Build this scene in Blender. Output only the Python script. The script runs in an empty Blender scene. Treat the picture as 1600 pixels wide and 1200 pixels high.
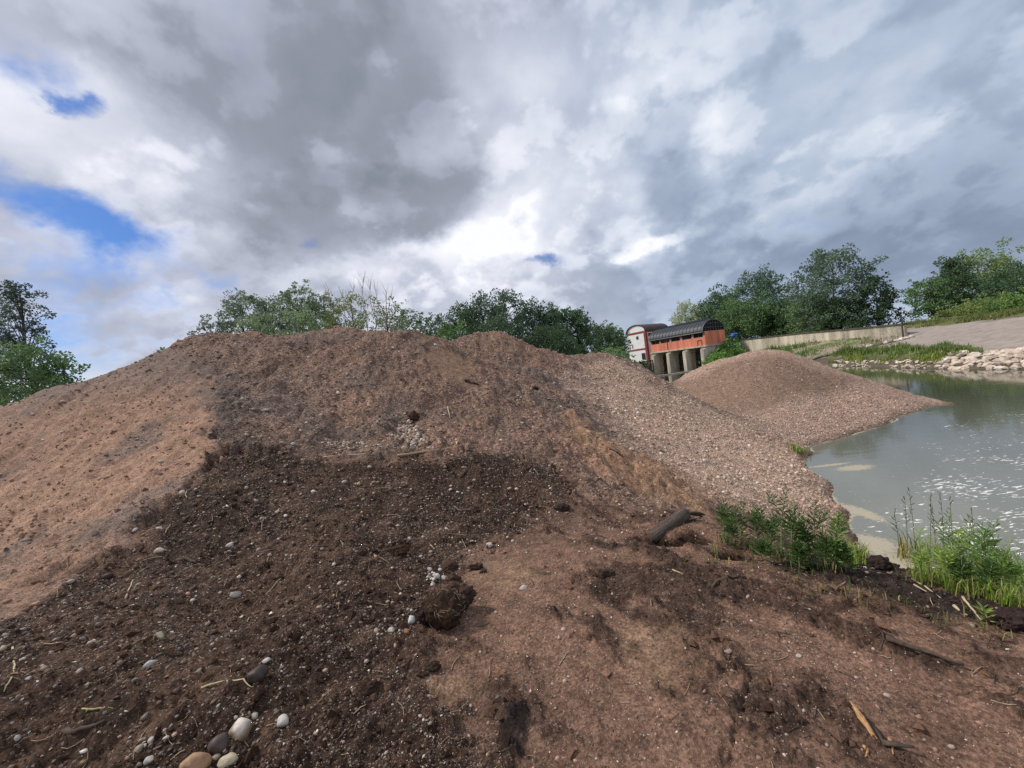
import bpy, math, random
import numpy as np
from mathutils import Vector, Matrix, Quaternion

R = math.radians
scene = bpy.context.scene
COL = scene.collection
rng = np.random.default_rng(7)
random.seed(7)

# ------------------------------------------------------------------ camera
FPX = 600.0                     # focal length in photograph pixels (1600 wide)
EYE = np.array([0.0, 0.0, 4.0])
ROLL, PITCH = R(7.0), R(-1.4)
_f0 = np.array([0, math.cos(PITCH), math.sin(PITCH)])
_u0 = np.array([0, -math.sin(PITCH), math.cos(PITCH)])
_r0 = np.array([1.0, 0, 0])
CF = _f0
CR = _r0 * math.cos(ROLL) - _u0 * math.sin(ROLL)
CU = _u0 * math.cos(ROLL) + _r0 * math.sin(ROLL)
cam = bpy.data.cameras.new('camera')
cam.sensor_width = 36.0
cam.lens = 36.0 * FPX / 1600.0
cam.clip_start, cam.clip_end = 0.05, 6000
cam_ob = bpy.data.objects.new('camera', cam)
COL.objects.link(cam_ob)
cam_ob.matrix_world = Matrix(((CR[0], CU[0], -CF[0], EYE[0]), (CR[1], CU[1], -CF[1], EYE[1]),
                              (CR[2], CU[2], -CF[2], EYE[2]), (0, 0, 0, 1)))
scene.camera = cam_ob


def ray(px, py):
    d = CF + CR * (px - 800) / FPX + CU * (600 - py) / FPX
    return d / np.linalg.norm(d)


def at(px, py, Y):
    """The point of the place seen at a pixel, Y metres ahead."""
    d = ray(px, py)
    return EYE + d * (Y / d[1])


# ------------------------------------------------------------------ exposure
scene.render.engine = 'CYCLES'
scene.view_settings.view_transform = 'Standard'
scene.view_settings.look = 'None'
scene.view_settings.gamma = 1.0
scene.view_settings.use_curve_mapping = False
scene.view_settings.exposure = 0.1
scene.cycles.use_denoising = False
scene.cycles.max_bounces = 6
scene.cycles.diffuse_bounces = 3
scene.cycles.transparent_max_bounces = 6
scene.cycles.caustics_reflective = False
scene.cycles.caustics_refractive = False

# ------------------------------------------------------------------ sun
SUN_EL, SUN_AZ = 46.0, 284.0     # azimuth clockwise from +Y
sun = bpy.data.lights.new('sun', 'SUN')
sun.energy, sun.angle, sun.color = 3.0, R(5), (1.0, 0.96, 0.89)
sun_ob = bpy.data.objects.new('sun', sun)
COL.objects.link(sun_ob)
_sd = Vector((math.sin(R(SUN_AZ)) * math.cos(R(SUN_EL)), math.cos(R(SUN_AZ)) * math.cos(R(SUN_EL)), math.sin(R(SUN_EL))))
sun_ob.rotation_euler = _sd.to_track_quat('Z', 'Y').to_euler()
sun_ob.location = (-20, -5, 40)

# ------------------------------------------------------------------ sky
world = bpy.data.worlds.new('World')
scene.world = world
world.use_nodes = True
wt = world.node_tree
wt.nodes.clear()


class G:
    """Tiny expression builder over a node tree."""
    def __init__(s, t): s.t = t

    def n(s, kind, **kw):
        nd = s.t.nodes.new(kind)
        for k, v in kw.items(): setattr(nd, k, v)
        return nd

    def put(s, sock, v):
        if isinstance(v, bpy.types.NodeSocket): s.t.links.new(v, sock)
        else: sock.default_value = v

    def m(s, op, a, b=0.0, c=0.0, clamp=False):
        nd = s.n('ShaderNodeMath', operation=op, use_clamp=clamp)
        s.put(nd.inputs[0], a); s.put(nd.inputs[1], b); s.put(nd.inputs[2], c)
        return nd.outputs[0]

    def v(s, op, a, b=(0, 0, 0), out=0):
        nd = s.n('ShaderNodeVectorMath', operation=op)
        s.put(nd.inputs[0], a)
        if op == 'SCALE': s.put(nd.inputs['Scale'], b)
        else: s.put(nd.inputs[1], b)
        return nd.outputs[out]

    def dot(s, a, b): return s.v('DOT_PRODUCT', a, b, 1)

    def noise(s, vec, scale, detail=5, rough=0.55, out=0, lac=2.0, dist=0.0):
        nd = s.n('ShaderNodeTexNoise')
        s.put(nd.inputs['Vector'], vec)
        for k, q in (('Scale', scale), ('Detail', detail), ('Roughness', rough), ('Lacunarity', lac), ('Distortion', dist)):
            s.put(nd.inputs[k], q)
        return nd.outputs[out]

    def step(s, x, a, b, lo=0.0, hi=1.0):
        nd = s.n('ShaderNodeMapRange', interpolation_type='SMOOTHSTEP')
        s.put(nd.inputs[0], x)
        for i, q in enumerate((a, b, lo, hi)): s.put(nd.inputs[i + 1], q)
        return nd.outputs[0]

    def mix(s, fac, a, b, blend='MIX'):
        nd = s.n('ShaderNodeMix', data_type='RGBA', blend_type=blend)
        s.put(nd.inputs[0], fac)
        for i, q in ((6, a), (7, b)):
            if isinstance(q, (tuple, list)) and len(q) == 3: q = (*q, 1)
            s.put(nd.inputs[i], q)
        return nd.outputs[2]

    def ramp(s, fac, stops):
        nd = s.n('ShaderNodeValToRGB')
        e = nd.color_ramp.elements
        while len(e) < len(stops): e.new(0.5)
        for q, (p, c) in zip(e, stops):
            q.position = p; q.color = (*c, 1)
        s.put(nd.inputs[0], fac)
        return nd.outputs[0]


def srgb(r, g, b):
    f = lambda c: (c / 255 / 12.92) if c <= 10 else ((c / 255 + 0.055) / 1.055) ** 2.4
    return (f(r), f(g), f(b))


g = G(wt)
tc = g.n('ShaderNodeTexCoord').outputs['Generated']
D0 = g.v('NORMALIZE', tc)
sep = g.n('ShaderNodeSeparateXYZ'); g.put(sep.inputs[0], D0)
dz = g.m('MAXIMUM', sep.outputs[2], 0.0)
# cloud deck seen in perspective: project the direction on a level sheet
inv = g.m('DIVIDE', 1.0, g.m('ADD', dz, 0.8))
P = g.v('SCALE', D0, inv)
wa = g.v('SUBTRACT', g.noise(P, 2.2, 2, 0.5, out=1), (0.5, 0.5, 0.5))
wb = g.v('SUBTRACT', g.noise(P, 8.0, 6, 0.62, out=1), (0.5, 0.5, 0.5))
D = g.v('ADD', D0, g.v('ADD', g.v('SCALE', wa, 0.16), g.v('SCALE', wb, 0.13)))


def blob(px, py, rx, ry, soft, rot=0.0, src=None):
    src = src or D
    c = ray(px, py)
    e1 = np.cross(c, [0, 0, 1]); e1 /= np.linalg.norm(e1)
    e2 = np.cross(e1, c)
    a, b = math.cos(R(rot + 7)), math.sin(R(rot + 7))
    q1, q2 = e1 * a + e2 * b, e2 * a - e1 * b
    k = np.linalg.norm(CF + CR * (px - 800) / FPX + CU * (600 - py) / FPX)
    u = g.m('MULTIPLY', g.dot(src, tuple(q1)), FPX * k / rx)
    w = g.m('MULTIPLY', g.dot(src, tuple(q2)), FPX * k / ry)
    r = g.m('SQRT', g.m('ADD', g.m('MULTIPLY', u, u), g.m('MULTIPLY', w, w)))
    msk = g.step(r, 1 + soft, max(0.0, 1 - soft))
    return g.m('MULTIPLY', msk, g.m('GREATER_THAN', g.dot(src, tuple(c)), 0.0))


def total(items, op='ADD'):
    acc = items[0]
    for q in items[1:]: acc = g.m(op, acc, q)
    return acc


def scaled(lst):
    return total([g.m('MULTIPLY', blob(*a[:5], *(a[6:7] or (0,))), a[5]) for a in lst])


n1 = g.noise(P, 1.9, 5, 0.5, dist=0.2)
n2 = g.noise(P, 5.0, 5, 0.52, dist=0.2)
detail = g.m('ADD', g.m('MULTIPLY', g.m('SUBTRACT', n1, 0.5), 1.0), g.m('MULTIPLY', g.m('SUBTRACT', n2, 0.5), 0.9))
n3 = g.noise(P, 13.0, 4, 0.55)

# rounded billows with dark creases between them
bil = g.m('ADD', g.m('ABSOLUTE', g.m('SUBTRACT', n2, 0.5)), g.m('MULTIPLY', g.m('ABSOLUTE', g.m('SUBTRACT', n1, 0.5)), 1.4))
bil = g.m('SUBTRACT', bil, 0.22)
detail = g.m('ADD', g.m('MULTIPLY', detail, 0.55), g.m('ADD', g.m('MULTIPLY', g.m('SUBTRACT', n3, 0.5), 0.42), g.m('MULTIPLY', bil, 1.25)))
SKY_DARK = [(1055, 190, 62, 46, 0.35, 0.12), (1068, 285, 46, 62, 0.3, 0.13), (900, 205, 80, 46, 0.5, 0.08), (1460, 300, 110, 75, 0.3, 0.07), (1270, 370, 60, 36, 0.35, 0.08), (960, 60, 90, 40, 0.5, 0.08), (1150, 330, 60, 110, 0.4, 0.05), (1440, 390, 150, 60, 0.3, 0.06), (525, 185, 250, 215, 0.5, 0.29), (550, 340, 250, 66, 0.4, 0.21, 2), (680, 270, 108, 125, 0.22, 0.19),
            (500, 10, 240, 130, 0.8, 0.08), (1400, 170, 440, 280, 0.7, 0.09), (1370, 425, 400, 75, 0.7, 0.17),
            (1062, 250, 58, 90, 0.5, 0.14), (860, 80, 200, 110, 0.8, 0.08), (1500, 330, 160, 110, 0.5, 0.06), (1000, 450, 160, 40, 0.7, 0.10), (900, 190, 150, 60, 0.8, 0.06)]
SKY_LIGHT = [(1135, 235, 40, 62, 0.35, 0.09), (1000, 135, 55, 22, 0.6, 0.10), (1120, 290, 34, 40, 0.3, 0.08), (1380, 225, 60, 26, 0.35, 0.09), (1180, 362, 26, 20, 0.4, 0.10), (700, 395, 60, 18, 0.6, 0.14), (300, 330, 60, 30, 0.6, 0.04), (180, 215, 180, 75, 0.7, 0.34, -20), (240, 375, 110, 45, 0.7, 0.18), 
             (1030, 384, 62, 13, 0.7, 0.36, -4), (130, 120, 60, 30, 0.7, 0.10), (640, 420, 160, 22, 0.7, 0.16), (775, 230, 18, 90, 0.7, 0.07),
             (60, 400, 120, 40, 0.7, 0.10), (270, 505, 90, 20, 0.7, 0.14), (760, 440, 120, 40, 0.7, 0.16)]
SKY_GAP = [(70, 322, 112, 48, 0.8, 0.92, -22), (40, 80, 80, 40, 0.9, 0.60, -40), (130, 168, 26, 14, 0.8, 0.6, -30), (505, 383, 22, 14, 0.9, 0.66),
           (832, 412, 40, 11, 0.9, 0.66), (200, 420, 170, 50, 0.9, 0.30), (110, 480, 190, 70, 0.9, 0.26), (120, 565, 110, 40, 0.9, 0.30), (330, 470, 120, 30, 0.9, 0.22)]
lay1 = g.step(g.m('ADD', n1, g.m('MULTIPLY', g.m('SUBTRACT', n3, 0.5), 0.35)), 0.47, 0.545)
lay2 = g.step(g.m('ADD', n2, g.m('MULTIPLY', g.m('SUBTRACT', n3, 0.5), 0.6)), 0.50, 0.585)
layers = g.m('ADD', g.m('MULTIPLY', lay1, 0.11), g.m('MULTIPLY', lay2, 0.085))
lum = g.m('ADD', g.m('ADD', 0.635, layers), g.m('MULTIPLY', detail, 0.62))
lum = g.m('SUBTRACT', lum, scaled(SKY_DARK))
lum = g.m('ADD', lum, scaled(SKY_LIGHT), clamp=True)
slate = g.m('MULTIPLY', g.step(g.dot(D, tuple(_r0)), -0.05, 0.5), 0.85)
warm = g.ramp(lum, [(0.0, srgb(126, 134, 145)), (0.3, srgb(150, 155, 170)), (0.6, srgb(190, 195, 211)), (0.85, srgb(228, 231, 241)), (1.0, srgb(246, 247, 250))])
cool = g.ramp(lum, [(0.0, srgb(116, 131, 154)), (0.3, srgb(146, 162, 186)), (0.6, srgb(176, 191, 211)), (0.85, srgb(220, 227, 238)), (1.0, srgb(246, 247, 250))])
cloud = g.mix(slate, warm, cool)
gap = g.m('ADD', scaled(SKY_GAP), g.m('MULTIPLY', g.m('ADD', g.m('SUBTRACT', n2, 0.5), g.m('SUBTRACT', n3, 0.5)), 1.35))
cover = g.step(gap, 0.95, 0.15)
sky = g.n('ShaderNodeTexSky', sky_type='NISHITA', sun_disc=False, sun_elevation=R(SUN_EL), sun_rotation=R(SUN_AZ),
          air_density=1.0, dust_density=0.6, ozone_density=2.0)
blue = g.mix(1.0, sky.outputs[0], (0.40, 0.62, 0.98), 'MULTIPLY')
cl10 = g.v('SCALE', cloud, 10.0)
skycol = g.mix(cover, blue, cl10)
bg = g.n('ShaderNodeBackground'); g.put(bg.inputs[0], skycol); bg.inputs[1].default_value = 0.1
wo = g.n('ShaderNodeOutputWorld'); wt.links.new(bg.outputs[0], wo.inputs[0])
world.cycles.sampling_method = 'MANUAL'
world.cycles.sample_map_resolution = 1024

# ------------------------------------------------------------------ helpers: noise
def _hash(ix, iy, seed):
    h = (ix.astype(np.int64) * 374761393 + iy.astype(np.int64) * 668265263 + seed * 1442695041) & 0xFFFFFFFF
    h = ((h ^ (h >> 13)) * 1274126177) & 0xFFFFFFFF
    h = h ^ (h >> 16)
    return (h & 0xFFFFFF).astype(np.float64) / 0xFFFFFF


def vnoise(x, y, seed=0):
    ix, iy = np.floor(x), np.floor(y)
    fx, fy = x - ix, y - iy
    fx, fy = fx * fx * fx * (fx * (fx * 6 - 15) + 10), fy * fy * fy * (fy * (fy * 6 - 15) + 10)
    a, b = _hash(ix, iy, seed), _hash(ix + 1, iy, seed)
    c, d = _hash(ix, iy + 1, seed), _hash(ix + 1, iy + 1, seed)
    return (a * (1 - fx) + b * fx) * (1 - fy) + (c * (1 - fx) + d * fx) * fy


def fbm(x, y, scale, octaves=4, seed=0, gain=0.5):
    """Fractal noise, about -1..1."""
    tot, amp, norm = np.zeros_like(x, dtype=float), 1.0, 0.0
    ca, sa = math.cos(0.6), math.sin(0.6)
    X, Y = x * scale, y * scale
    for o in range(octaves):
        tot += amp * (vnoise(X, Y, seed + o * 17) * 2 - 1)
        norm += amp; amp *= gain
        X, Y = (X * ca - Y * sa) * 2.03 + 11.3, (X * sa + Y * ca) * 2.03 - 5.7
    return tot / norm


def ridged(x, y, scale, octaves=3, seed=0):
    return 1 - np.abs(fbm(x, y, scale, octaves, seed)) * 2


def sst(x, a, b):
    t = np.clip((x - a) / (b - a), 0, 1)
    return t * t * (3 - 2 * t)


# ------------------------------------------------------------------ helpers: objects
def tag(o, label=None, cat=None, group=None, kind=None):
    for k, q in (('label', label), ('category', cat), ('group', group), ('kind', kind)):
        if q: o[k] = q
    return o


def empty(name, loc=(0, 0, 0), rz=0.0):
    o = bpy.data.objects.new(name, None)
    o.empty_display_size = 0.1
    o.location = loc; o.rotation_euler = (0, 0, rz)
    COL.objects.link(o)
    return o


def link(name, me, parent=None):
    o = bpy.data.objects.new(name, me)
    if parent is not None: o.parent = parent
    COL.objects.link(o)
    return o


def mesh_np(name, V, F, mat, smooth=True, cols=None, floats=None):
    """Mesh from numpy: V (n,3), F (m,3|4), optional per-vertex colour and float attributes."""
    V = np.ascontiguousarray(V, np.float32); F = np.ascontiguousarray(F, np.int32)
    me = bpy.data.meshes.new(name)
    k = F.shape[1]
    me.vertices.add(len(V)); me.vertices.foreach_set('co', V.ravel())
    me.loops.add(F.size); me.loops.foreach_set('vertex_index', F.ravel())
    me.polygons.add(len(F)); me.polygons.foreach_set('loop_start', np.arange(0, F.size, k, dtype=np.int32))
    me.polygons.foreach_set('use_smooth', np.full(len(F), smooth, dtype=bool))
    if cols is not None:
        a = me.attributes.new('tint', 'FLOAT_COLOR', 'POINT')
        c4 = np.ones((len(V), 4), np.float32); c4[:, :3] = cols
        a.data.foreach_set('color', c4.ravel())
    for nm, arr in (floats or {}).items():
        a = me.attributes.new(nm, 'FLOAT', 'POINT'); a.data.foreach_set('value', np.ascontiguousarray(arr, np.float32))
    me.update(calc_edges=True)
    if mat is not None: me.materials.append(mat)
    return me


class MB:
    """Collects boxes, tubes and patches and builds them as one mesh."""
    def __init__(s): s.v, s.f = [], []

    def quad(s, pts):
        i = len(s.v); s.v += [tuple(p) for p in pts]; s.f.append(tuple(range(i, i + len(pts)))); return s

    def box(s, c, size, rot=None):
        i = len(s.v); hx, hy, hz = size[0] / 2, size[1] / 2, size[2] / 2
        for dx, dy, dz in ((-1, -1, -1), (1, -1, -1), (1, 1, -1), (-1, 1, -1), (-1, -1, 1), (1, -1, 1), (1, 1, 1), (-1, 1, 1)):
            p = Vector((dx * hx, dy * hy, dz * hz))
            if rot is not None: p = rot @ p
            s.v.append((c[0] + p.x, c[1] + p.y, c[2] + p.z))
        for q in ((0, 3, 2, 1), (4, 5, 6, 7), (0, 1, 5, 4), (1, 2, 6, 5), (2, 3, 7, 6), (3, 0, 4, 7)): s.f.append(tuple(i + w for w in q))
        return s

    def tube(s, pts, radii, n=6, squash=1.0, cap=True):
        pts = [Vector(p) for p in pts]
        base = len(s.v)
        for k, p in enumerate(pts):
            t = (pts[min(k + 1, len(pts) - 1)] - pts[max(k - 1, 0)])
            t = t.normalized() if t.length > 1e-9 else Vector((0, 0, 1))
            ref = Vector((0, 0, 1)) if abs(t.z) < 0.9 else Vector((1, 0, 0))
            a = t.cross(ref).normalized(); b = a.cross(t)
            r = radii[k] if hasattr(radii, '__len__') else radii
            for j in range(n):
                th = 2 * math.pi * j / n
                s.v.append(tuple(p + a * (r * math.cos(th)) + b * (r * squash * math.sin(th))))
        for k in range(len(pts) - 1):
            for j in range(n):
                a0, a1 = base + k * n + j, base + k * n + (j + 1) % n
                s.f.append((a0, a1, a1 + n, a0 + n))
        if cap:
            s.f.append(tuple(base + j for j in range(n))[::-1])
            s.f.append(tuple(base + (len(pts) - 1) * n + j for j in range(n)))
        return s

    def build(s, name, mat, parent=None, smooth=False, bevel=0.0):
        me = bpy.data.meshes.new(name)
        me.from_pydata(s.v, [], s.f); me.update()
        if mat is not None: me.materials.append(mat)
        if smooth: me.polygons.foreach_set('use_smooth', [True] * len(me.polygons))
        o = link(name, me, parent)
        if bevel:
            md = o.modifiers.new('bevel', 'BEVEL'); md.width = bevel; md.segments = 1; md.limit_method = 'ANGLE'
        return o


# ------------------------------------------------------------------ materials
def material(name):
    m = bpy.data.materials.new(name); m.use_nodes = True
    t = m.node_tree
    return m, G(t), t.nodes['Principled BSDF']


def bump(q, height, strength, dist, normal=None):
    b = q.n('ShaderNodeBump'); b.inputs['Strength'].default_value = strength; b.inputs['Distance'].default_value = dist
    q.put(b.inputs['Height'], height)
    if normal is not None: q.put(b.inputs['Normal'], normal)
    return b.outputs[0]


def plain(name, col, rough=0.7, var=0.25, scale=3.0, metallic=0.0, bump_s=0.3, bump_d=0.01, spec=0.3, grain=0.0, streak=False):
    """A weathered plain surface: blotches, grain and a little relief."""
    m, q, p = material(name)
    co = q.n('ShaderNodeTexCoord').outputs['Object']
    if streak: co2 = q.v('MULTIPLY', co, (1, 1, 0.15))
    else: co2 = co
    a = q.noise(co2, scale, 6, 0.62)
    b = q.noise(co, scale * 9, 4, 0.6)
    f = q.m('ADD', q.m('MULTIPLY', a, 0.7), q.m('MULTIPLY', b, 0.3))
    k = q.step(f, 0.3, 0.7, 1 - var, 1 + var)
    c = q.v('SCALE', tuple(col), k)
    q.put(p.inputs['Base Color'], c)
    p.inputs['Roughness'].default_value = rough
    p.inputs['Metallic'].default_value = metallic
    p.inputs['Specular IOR Level'].default_value = spec
    if bump_s: q.put(p.inputs['Normal'], bump(q, f, bump_s, bump_d))
    return m


def tinted(name, rough=0.9, grain=True, spec=0.2, var=0.18, scale=60, transl=0.0, bump_s=0.0, bump_d=0.004):
    """Colour comes with the piece ('tint'), the grain is procedural."""
    m, q, p = material(name)
    t = q.n('ShaderNodeAttribute', attribute_name='tint').outputs['Color']
    co = q.n('ShaderNodeTexCoord').outputs['Object']
    nz = q.noise(co, scale, 4, 0.6)
    c = q.v('SCALE', t, q.step(nz, 0.25, 0.75, 1 - var, 1 + var))
    q.put(p.inputs['Base Color'], c)
    p.inputs['Roughness'].default_value = rough
    p.inputs['Specular IOR Level'].default_value = spec
    if bump_s: q.put(p.inputs['Normal'], bump(q, nz, bump_s, bump_d))
    if transl:
        tr = q.n('ShaderNodeBsdfTranslucent'); q.put(tr.inputs[0], q.v('SCALE', c, 1.3))
        mx = q.n('ShaderNodeMixShader'); mx.inputs[0].default_value = transl
        q.t.links.new(p.outputs[0], mx.inputs[1]); q.t.links.new(tr.outputs[0], mx.inputs[2])
        q.t.links.new(mx.outputs[0], q.t.nodes['Material Output'].inputs[0])
    return m


def soil_material(name):
    m, q, p = material(name)
    t = q.n('ShaderNodeAttribute', attribute_name='tint').outputs['Color']
    gr = q.n('ShaderNodeAttribute', attribute_name='grit').outputs['Fac']
    co = q.n('ShaderNodeTexCoord').outputs['Object']
    a = q.noise(co, 9, 8, 0.68)
    b = q.noise(co, 70, 5, 0.65)
    vg = q.n('ShaderNodeTexVoronoi', feature='F1'); q.put(vg.inputs['Vector'], co); vg.inputs['Scale'].default_value = 75
    vgs = q.n('ShaderNodeSeparateColor'); q.put(vgs.inputs[0], vg.outputs['Color'])
    v3 = q.n('ShaderNodeTexVoronoi', feature='F1'); q.put(v3.inputs['Vector'], co); v3.inputs['Scale'].default_value = 24
    v3s = q.n('ShaderNodeSeparateColor'); q.put(v3s.inputs[0], v3.outputs['Color'])
    k = q.m('MULTIPLY', q.step(a, 0.3, 0.72, 0.66, 1.28), q.step(b, 0.3, 0.7, 0.66, 1.34))
    k = q.m('MULTIPLY', k, q.m('ADD', 0.66, q.m('MULTIPLY', vgs.outputs[0], 0.68)))
    k = q.m('MULTIPLY', k, q.m('ADD', 1.0, q.m('MULTIPLY', q.m('SUBTRACT', v3s.outputs[1], 0.5), q.m('MULTIPLY', gr, 0.9))))
    c = q.v('SCALE', t, k)
    # small stones bedded in the soil: pale and dark cells where the ground is gritty
    vo = q.n('ShaderNodeTexVoronoi', feature='F1'); q.put(vo.inputs['Vector'], co); vo.inputs['Scale'].default_value = 42
    vs = q.n('ShaderNodeSeparateColor'); q.put(vs.inputs[0], vo.outputs['Color'])
    core = q.step(vo.outputs['Distance'], 0.42, 0.25)
    pick = q.m('MULTIPLY', q.m('MULTIPLY', core, q.m('GREATER_THAN', vs.outputs[0], 0.62)), gr)
    stone = q.mix(vs.outputs[1], (0.10, 0.075, 0.06), (0.42, 0.34, 0.28))
    c = q.mix(q.m('MULTIPLY', pick, 0.75), c, stone)
    q.put(p.inputs['Base Color'], c)
    p.inputs['Roughness'].default_value = 0.95
    p.inputs['Specular IOR Level'].default_value = 0.15
    h = q.m('ADD', q.m('ADD', q.m('MULTIPLY', a, 0.6), q.m('MULTIPLY', b, 0.35)), q.m('MULTIPLY', pick, 0.35))
    h = q.m('SUBTRACT', h, q.m('MULTIPLY', v3.outputs['Distance'], q.m('MULTIPLY', gr, 0.6)))
    q.put(p.inputs['Normal'], bump(q, h, 0.9, 0.04))
    return m


M_SOIL = soil_material('soil_and_gravel')
M_PEBBLE = tinted('pebble', rough=0.75, var=0.2, scale=120, spec=0.3)
M_STONE = tinted('river_stone', rough=0.6, var=0.3, scale=26, spec=0.35, bump_s=0.35, bump_d=0.004)
M_CRUMB = tinted('soil_crumb', rough=1.0, var=0.35, scale=90, spec=0.05, bump_s=0.6, bump_d=0.006)
M_ROCK = tinted('quarry_rock', rough=0.9, var=0.3, scale=5, spec=0.2, bump_s=0.5, bump_d=0.03)
M_LEAF = tinted('leaf', rough=0.6, var=0.15, scale=3, spec=0.25, transl=0.3)
M_WEED = tinted('weed_leaf', rough=0.5, var=0.15, scale=30, spec=0.3, transl=0.35)
M_BARK = plain('bark', (0.10, 0.085, 0.07), 0.95, 0.45, 4, bump_s=0.6, bump_d=0.04)
M_PALEBARK = plain('pale_bark', (0.34, 0.31, 0.27), 0.9, 0.35, 5, bump_s=0.4, bump_d=0.02)
M_TWIG = plain('dead_twig', (0.085, 0.06, 0.045), 0.95, 0.4, 40, bump_s=0.6, bump_d=0.003)
M_STRAW = plain('dry_straw', (0.46, 0.37, 0.22), 0.8, 0.25, 40, bump_s=0.2, bump_d=0.001)
M_ROOT = plain('dry_root', (0.36, 0.27, 0.17), 0.9, 0.4, 60, bump_s=0.2, bump_d=0.001)
M_GREENSTRAW = plain('green_straw', (0.34, 0.32, 0.13), 0.7, 0.2, 40, bump_s=0.2, bump_d=0.001)
M_ORANGEWOOD = plain('split_wood', (0.40, 0.22, 0.10), 0.8, 0.45, 60, bump_s=0.7, bump_d=0.004)
M_CONCRETE = plain('pier_concrete', (0.52, 0.46, 0.37), 0.9, 0.45, 0.9, bump_s=0.5, bump_d=0.03, streak=True)
M_DARKCONC = plain('wet_concrete', (0.10, 0.095, 0.08), 0.85, 0.5, 0.8, bump_s=0.5, bump_d=0.03, streak=True)
M_WALLCONC = plain('retaining_wall_concrete', (0.44, 0.385, 0.30), 0.95, 0.6, 0.55, bump_s=0.6, bump_d=0.04, streak=True)
M_COPING = plain('mossy_coping', (0.085, 0.075, 0.055), 0.95, 0.5, 1.5, bump_s=0.5, bump_d=0.03)
M_RED = plain('red_render', (0.70, 0.235, 0.145), 0.85, 0.34, 0.7, bump_s=0.2, bump_d=0.01, streak=True)
M_PINK = plain('faded_red_mullion', (0.52, 0.22, 0.16), 0.85, 0.25, 1.2, bump_s=0.2, bump_d=0.01)
M_WHITE = plain('white_render', (0.76, 0.75, 0.73), 0.85, 0.08, 0.7, bump_s=0.2, bump_d=0.01)
M_DARKRED = plain('dark_red_trim', (0.24, 0.055, 0.045), 0.8, 0.25, 1.0, bump_s=0.2, bump_d=0.01)
M_ROOF = plain('dark_sheet_roof', (0.030, 0.034, 0.042), 0.5, 0.3, 0.7, bump_s=0.2, bump_d=0.01, spec=0.4)
M_MAROON = plain('maroon_sheet_roof', (0.060, 0.040, 0.042), 0.55, 0.3, 0.7, bump_s=0.2, bump_d=0.01)
M_GLASS = plain('dark_window_glass', (0.012, 0.014, 0.018), 0.15, 0.2, 1.0, bump_s=0, spec=0.5)
M_STEEL = plain('dull_steel', (0.16, 0.155, 0.15), 0.6, 0.35, 2.0, metallic=0.3, bump_s=0.2, bump_d=0.005)
M_RUST = plain('dark_gate_steel', (0.045, 0.040, 0.035), 0.7, 0.5, 1.2, bump_s=0.3, bump_d=0.01, streak=True)
M_BLUE = plain('blue_tarpaulin', (0.02, 0.09, 0.42), 0.5, 0.2, 2.0, bump_s=0.3, bump_d=0.02)
M_POST = plain('old_post', (0.07, 0.055, 0.045), 0.9, 0.4, 4, bump_s=0.4, bump_d=0.01)

# ------------------------------------------------------------------ lie of the land
XL = np.array([(-400, 10), (-30, 9.0), (0, 8.2), (6, 8.2), (12, 9.6), (20, 9.2), (35, 12), (60, 20), (75, 26), (92, 31.5), (103, 34), (112, 48), (130, 75)], float)
_a, _b, _c = at(1600, 577, 1), at(1450, 577, 1), at(1310, 573, 1)
def _wl(px, py):
    d = ray(px, py); t = -EYE[2] / d[2]; return EYE + d * t
W1, W2, W3 = _wl(1600, 577), _wl(1455, 576), _wl(1305, 571)
XR = np.array([(-400, 60), (-20, W1[0] + 5), (10, W1[0] + 2.0), (W1[1], W1[0]), (W2[1], W2[0]), (W3[1], W3[0]), (70, 40.5), (84, 43.5), (90, 48), (104, 48), (112, 50), (130, 52)], float)


def far_bank_profile(s):
    xs = [-6, -3, 0, 0.6, 2.6, 5.0, 14.0, 16.0, 19.0, 24.0, 60, 400]
    zs = [-1.6, -1.0, -0.02, 0.35, 1.05, 1.35, 3.35, 3.6, 4.1, 4.5, 4.7, 5.0]
    return np.interp(s, xs, zs)


def base_height(x, y):
    xl = np.interp(y, XL[:, 0], XL[:, 1]); xr = np.interp(y, XR[:, 0], XR[:, 1])
    left = 2.6 - 4.2 * sst(x, xl - 3.0, xl + 2.2)
    right = far_bank_profile(x - xr)
    return np.where(x > (xl + xr) * 0.5, np.where(xl > xr, np.maximum(left, right), right), left)


CTRL = []                       # (x, y, z) the near land passes through
def cp(px, py, Y): CTRL.append(tuple(at(px, py, Y)))
def cz(px, py, z):
    d = ray(px, py); t = (z - EYE[2]) / d[2]; CTRL.append(tuple(EYE + d * t))

# level ground in front of the heap
for px, py, z in ((100, 1190, 2.50), (400, 1195, 2.42), (800, 1195, 2.40), (1200, 1195, 2.38), (1580, 1195, 2.36), (700, 1050, 2.40), (1000, 1050, 2.40),
                  (1300, 1050, 2.40), (1580, 1050, 2.38), (720, 940, 2.38), (900, 900, 2.40), (1100, 920, 2.42), (1300, 960, 2.40), (1560, 985, 2.36),
                  (1000, 850, 2.38), (850, 850, 2.36), (1120, 865, 2.40), (1240, 890, 2.36), (400, 1080, 2.52), (200, 1080, 2.60), (40, 1100, 2.66),
                  (560, 960, 2.46), (560, 1050, 2.44)):
    cz(px, py, z)
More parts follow.
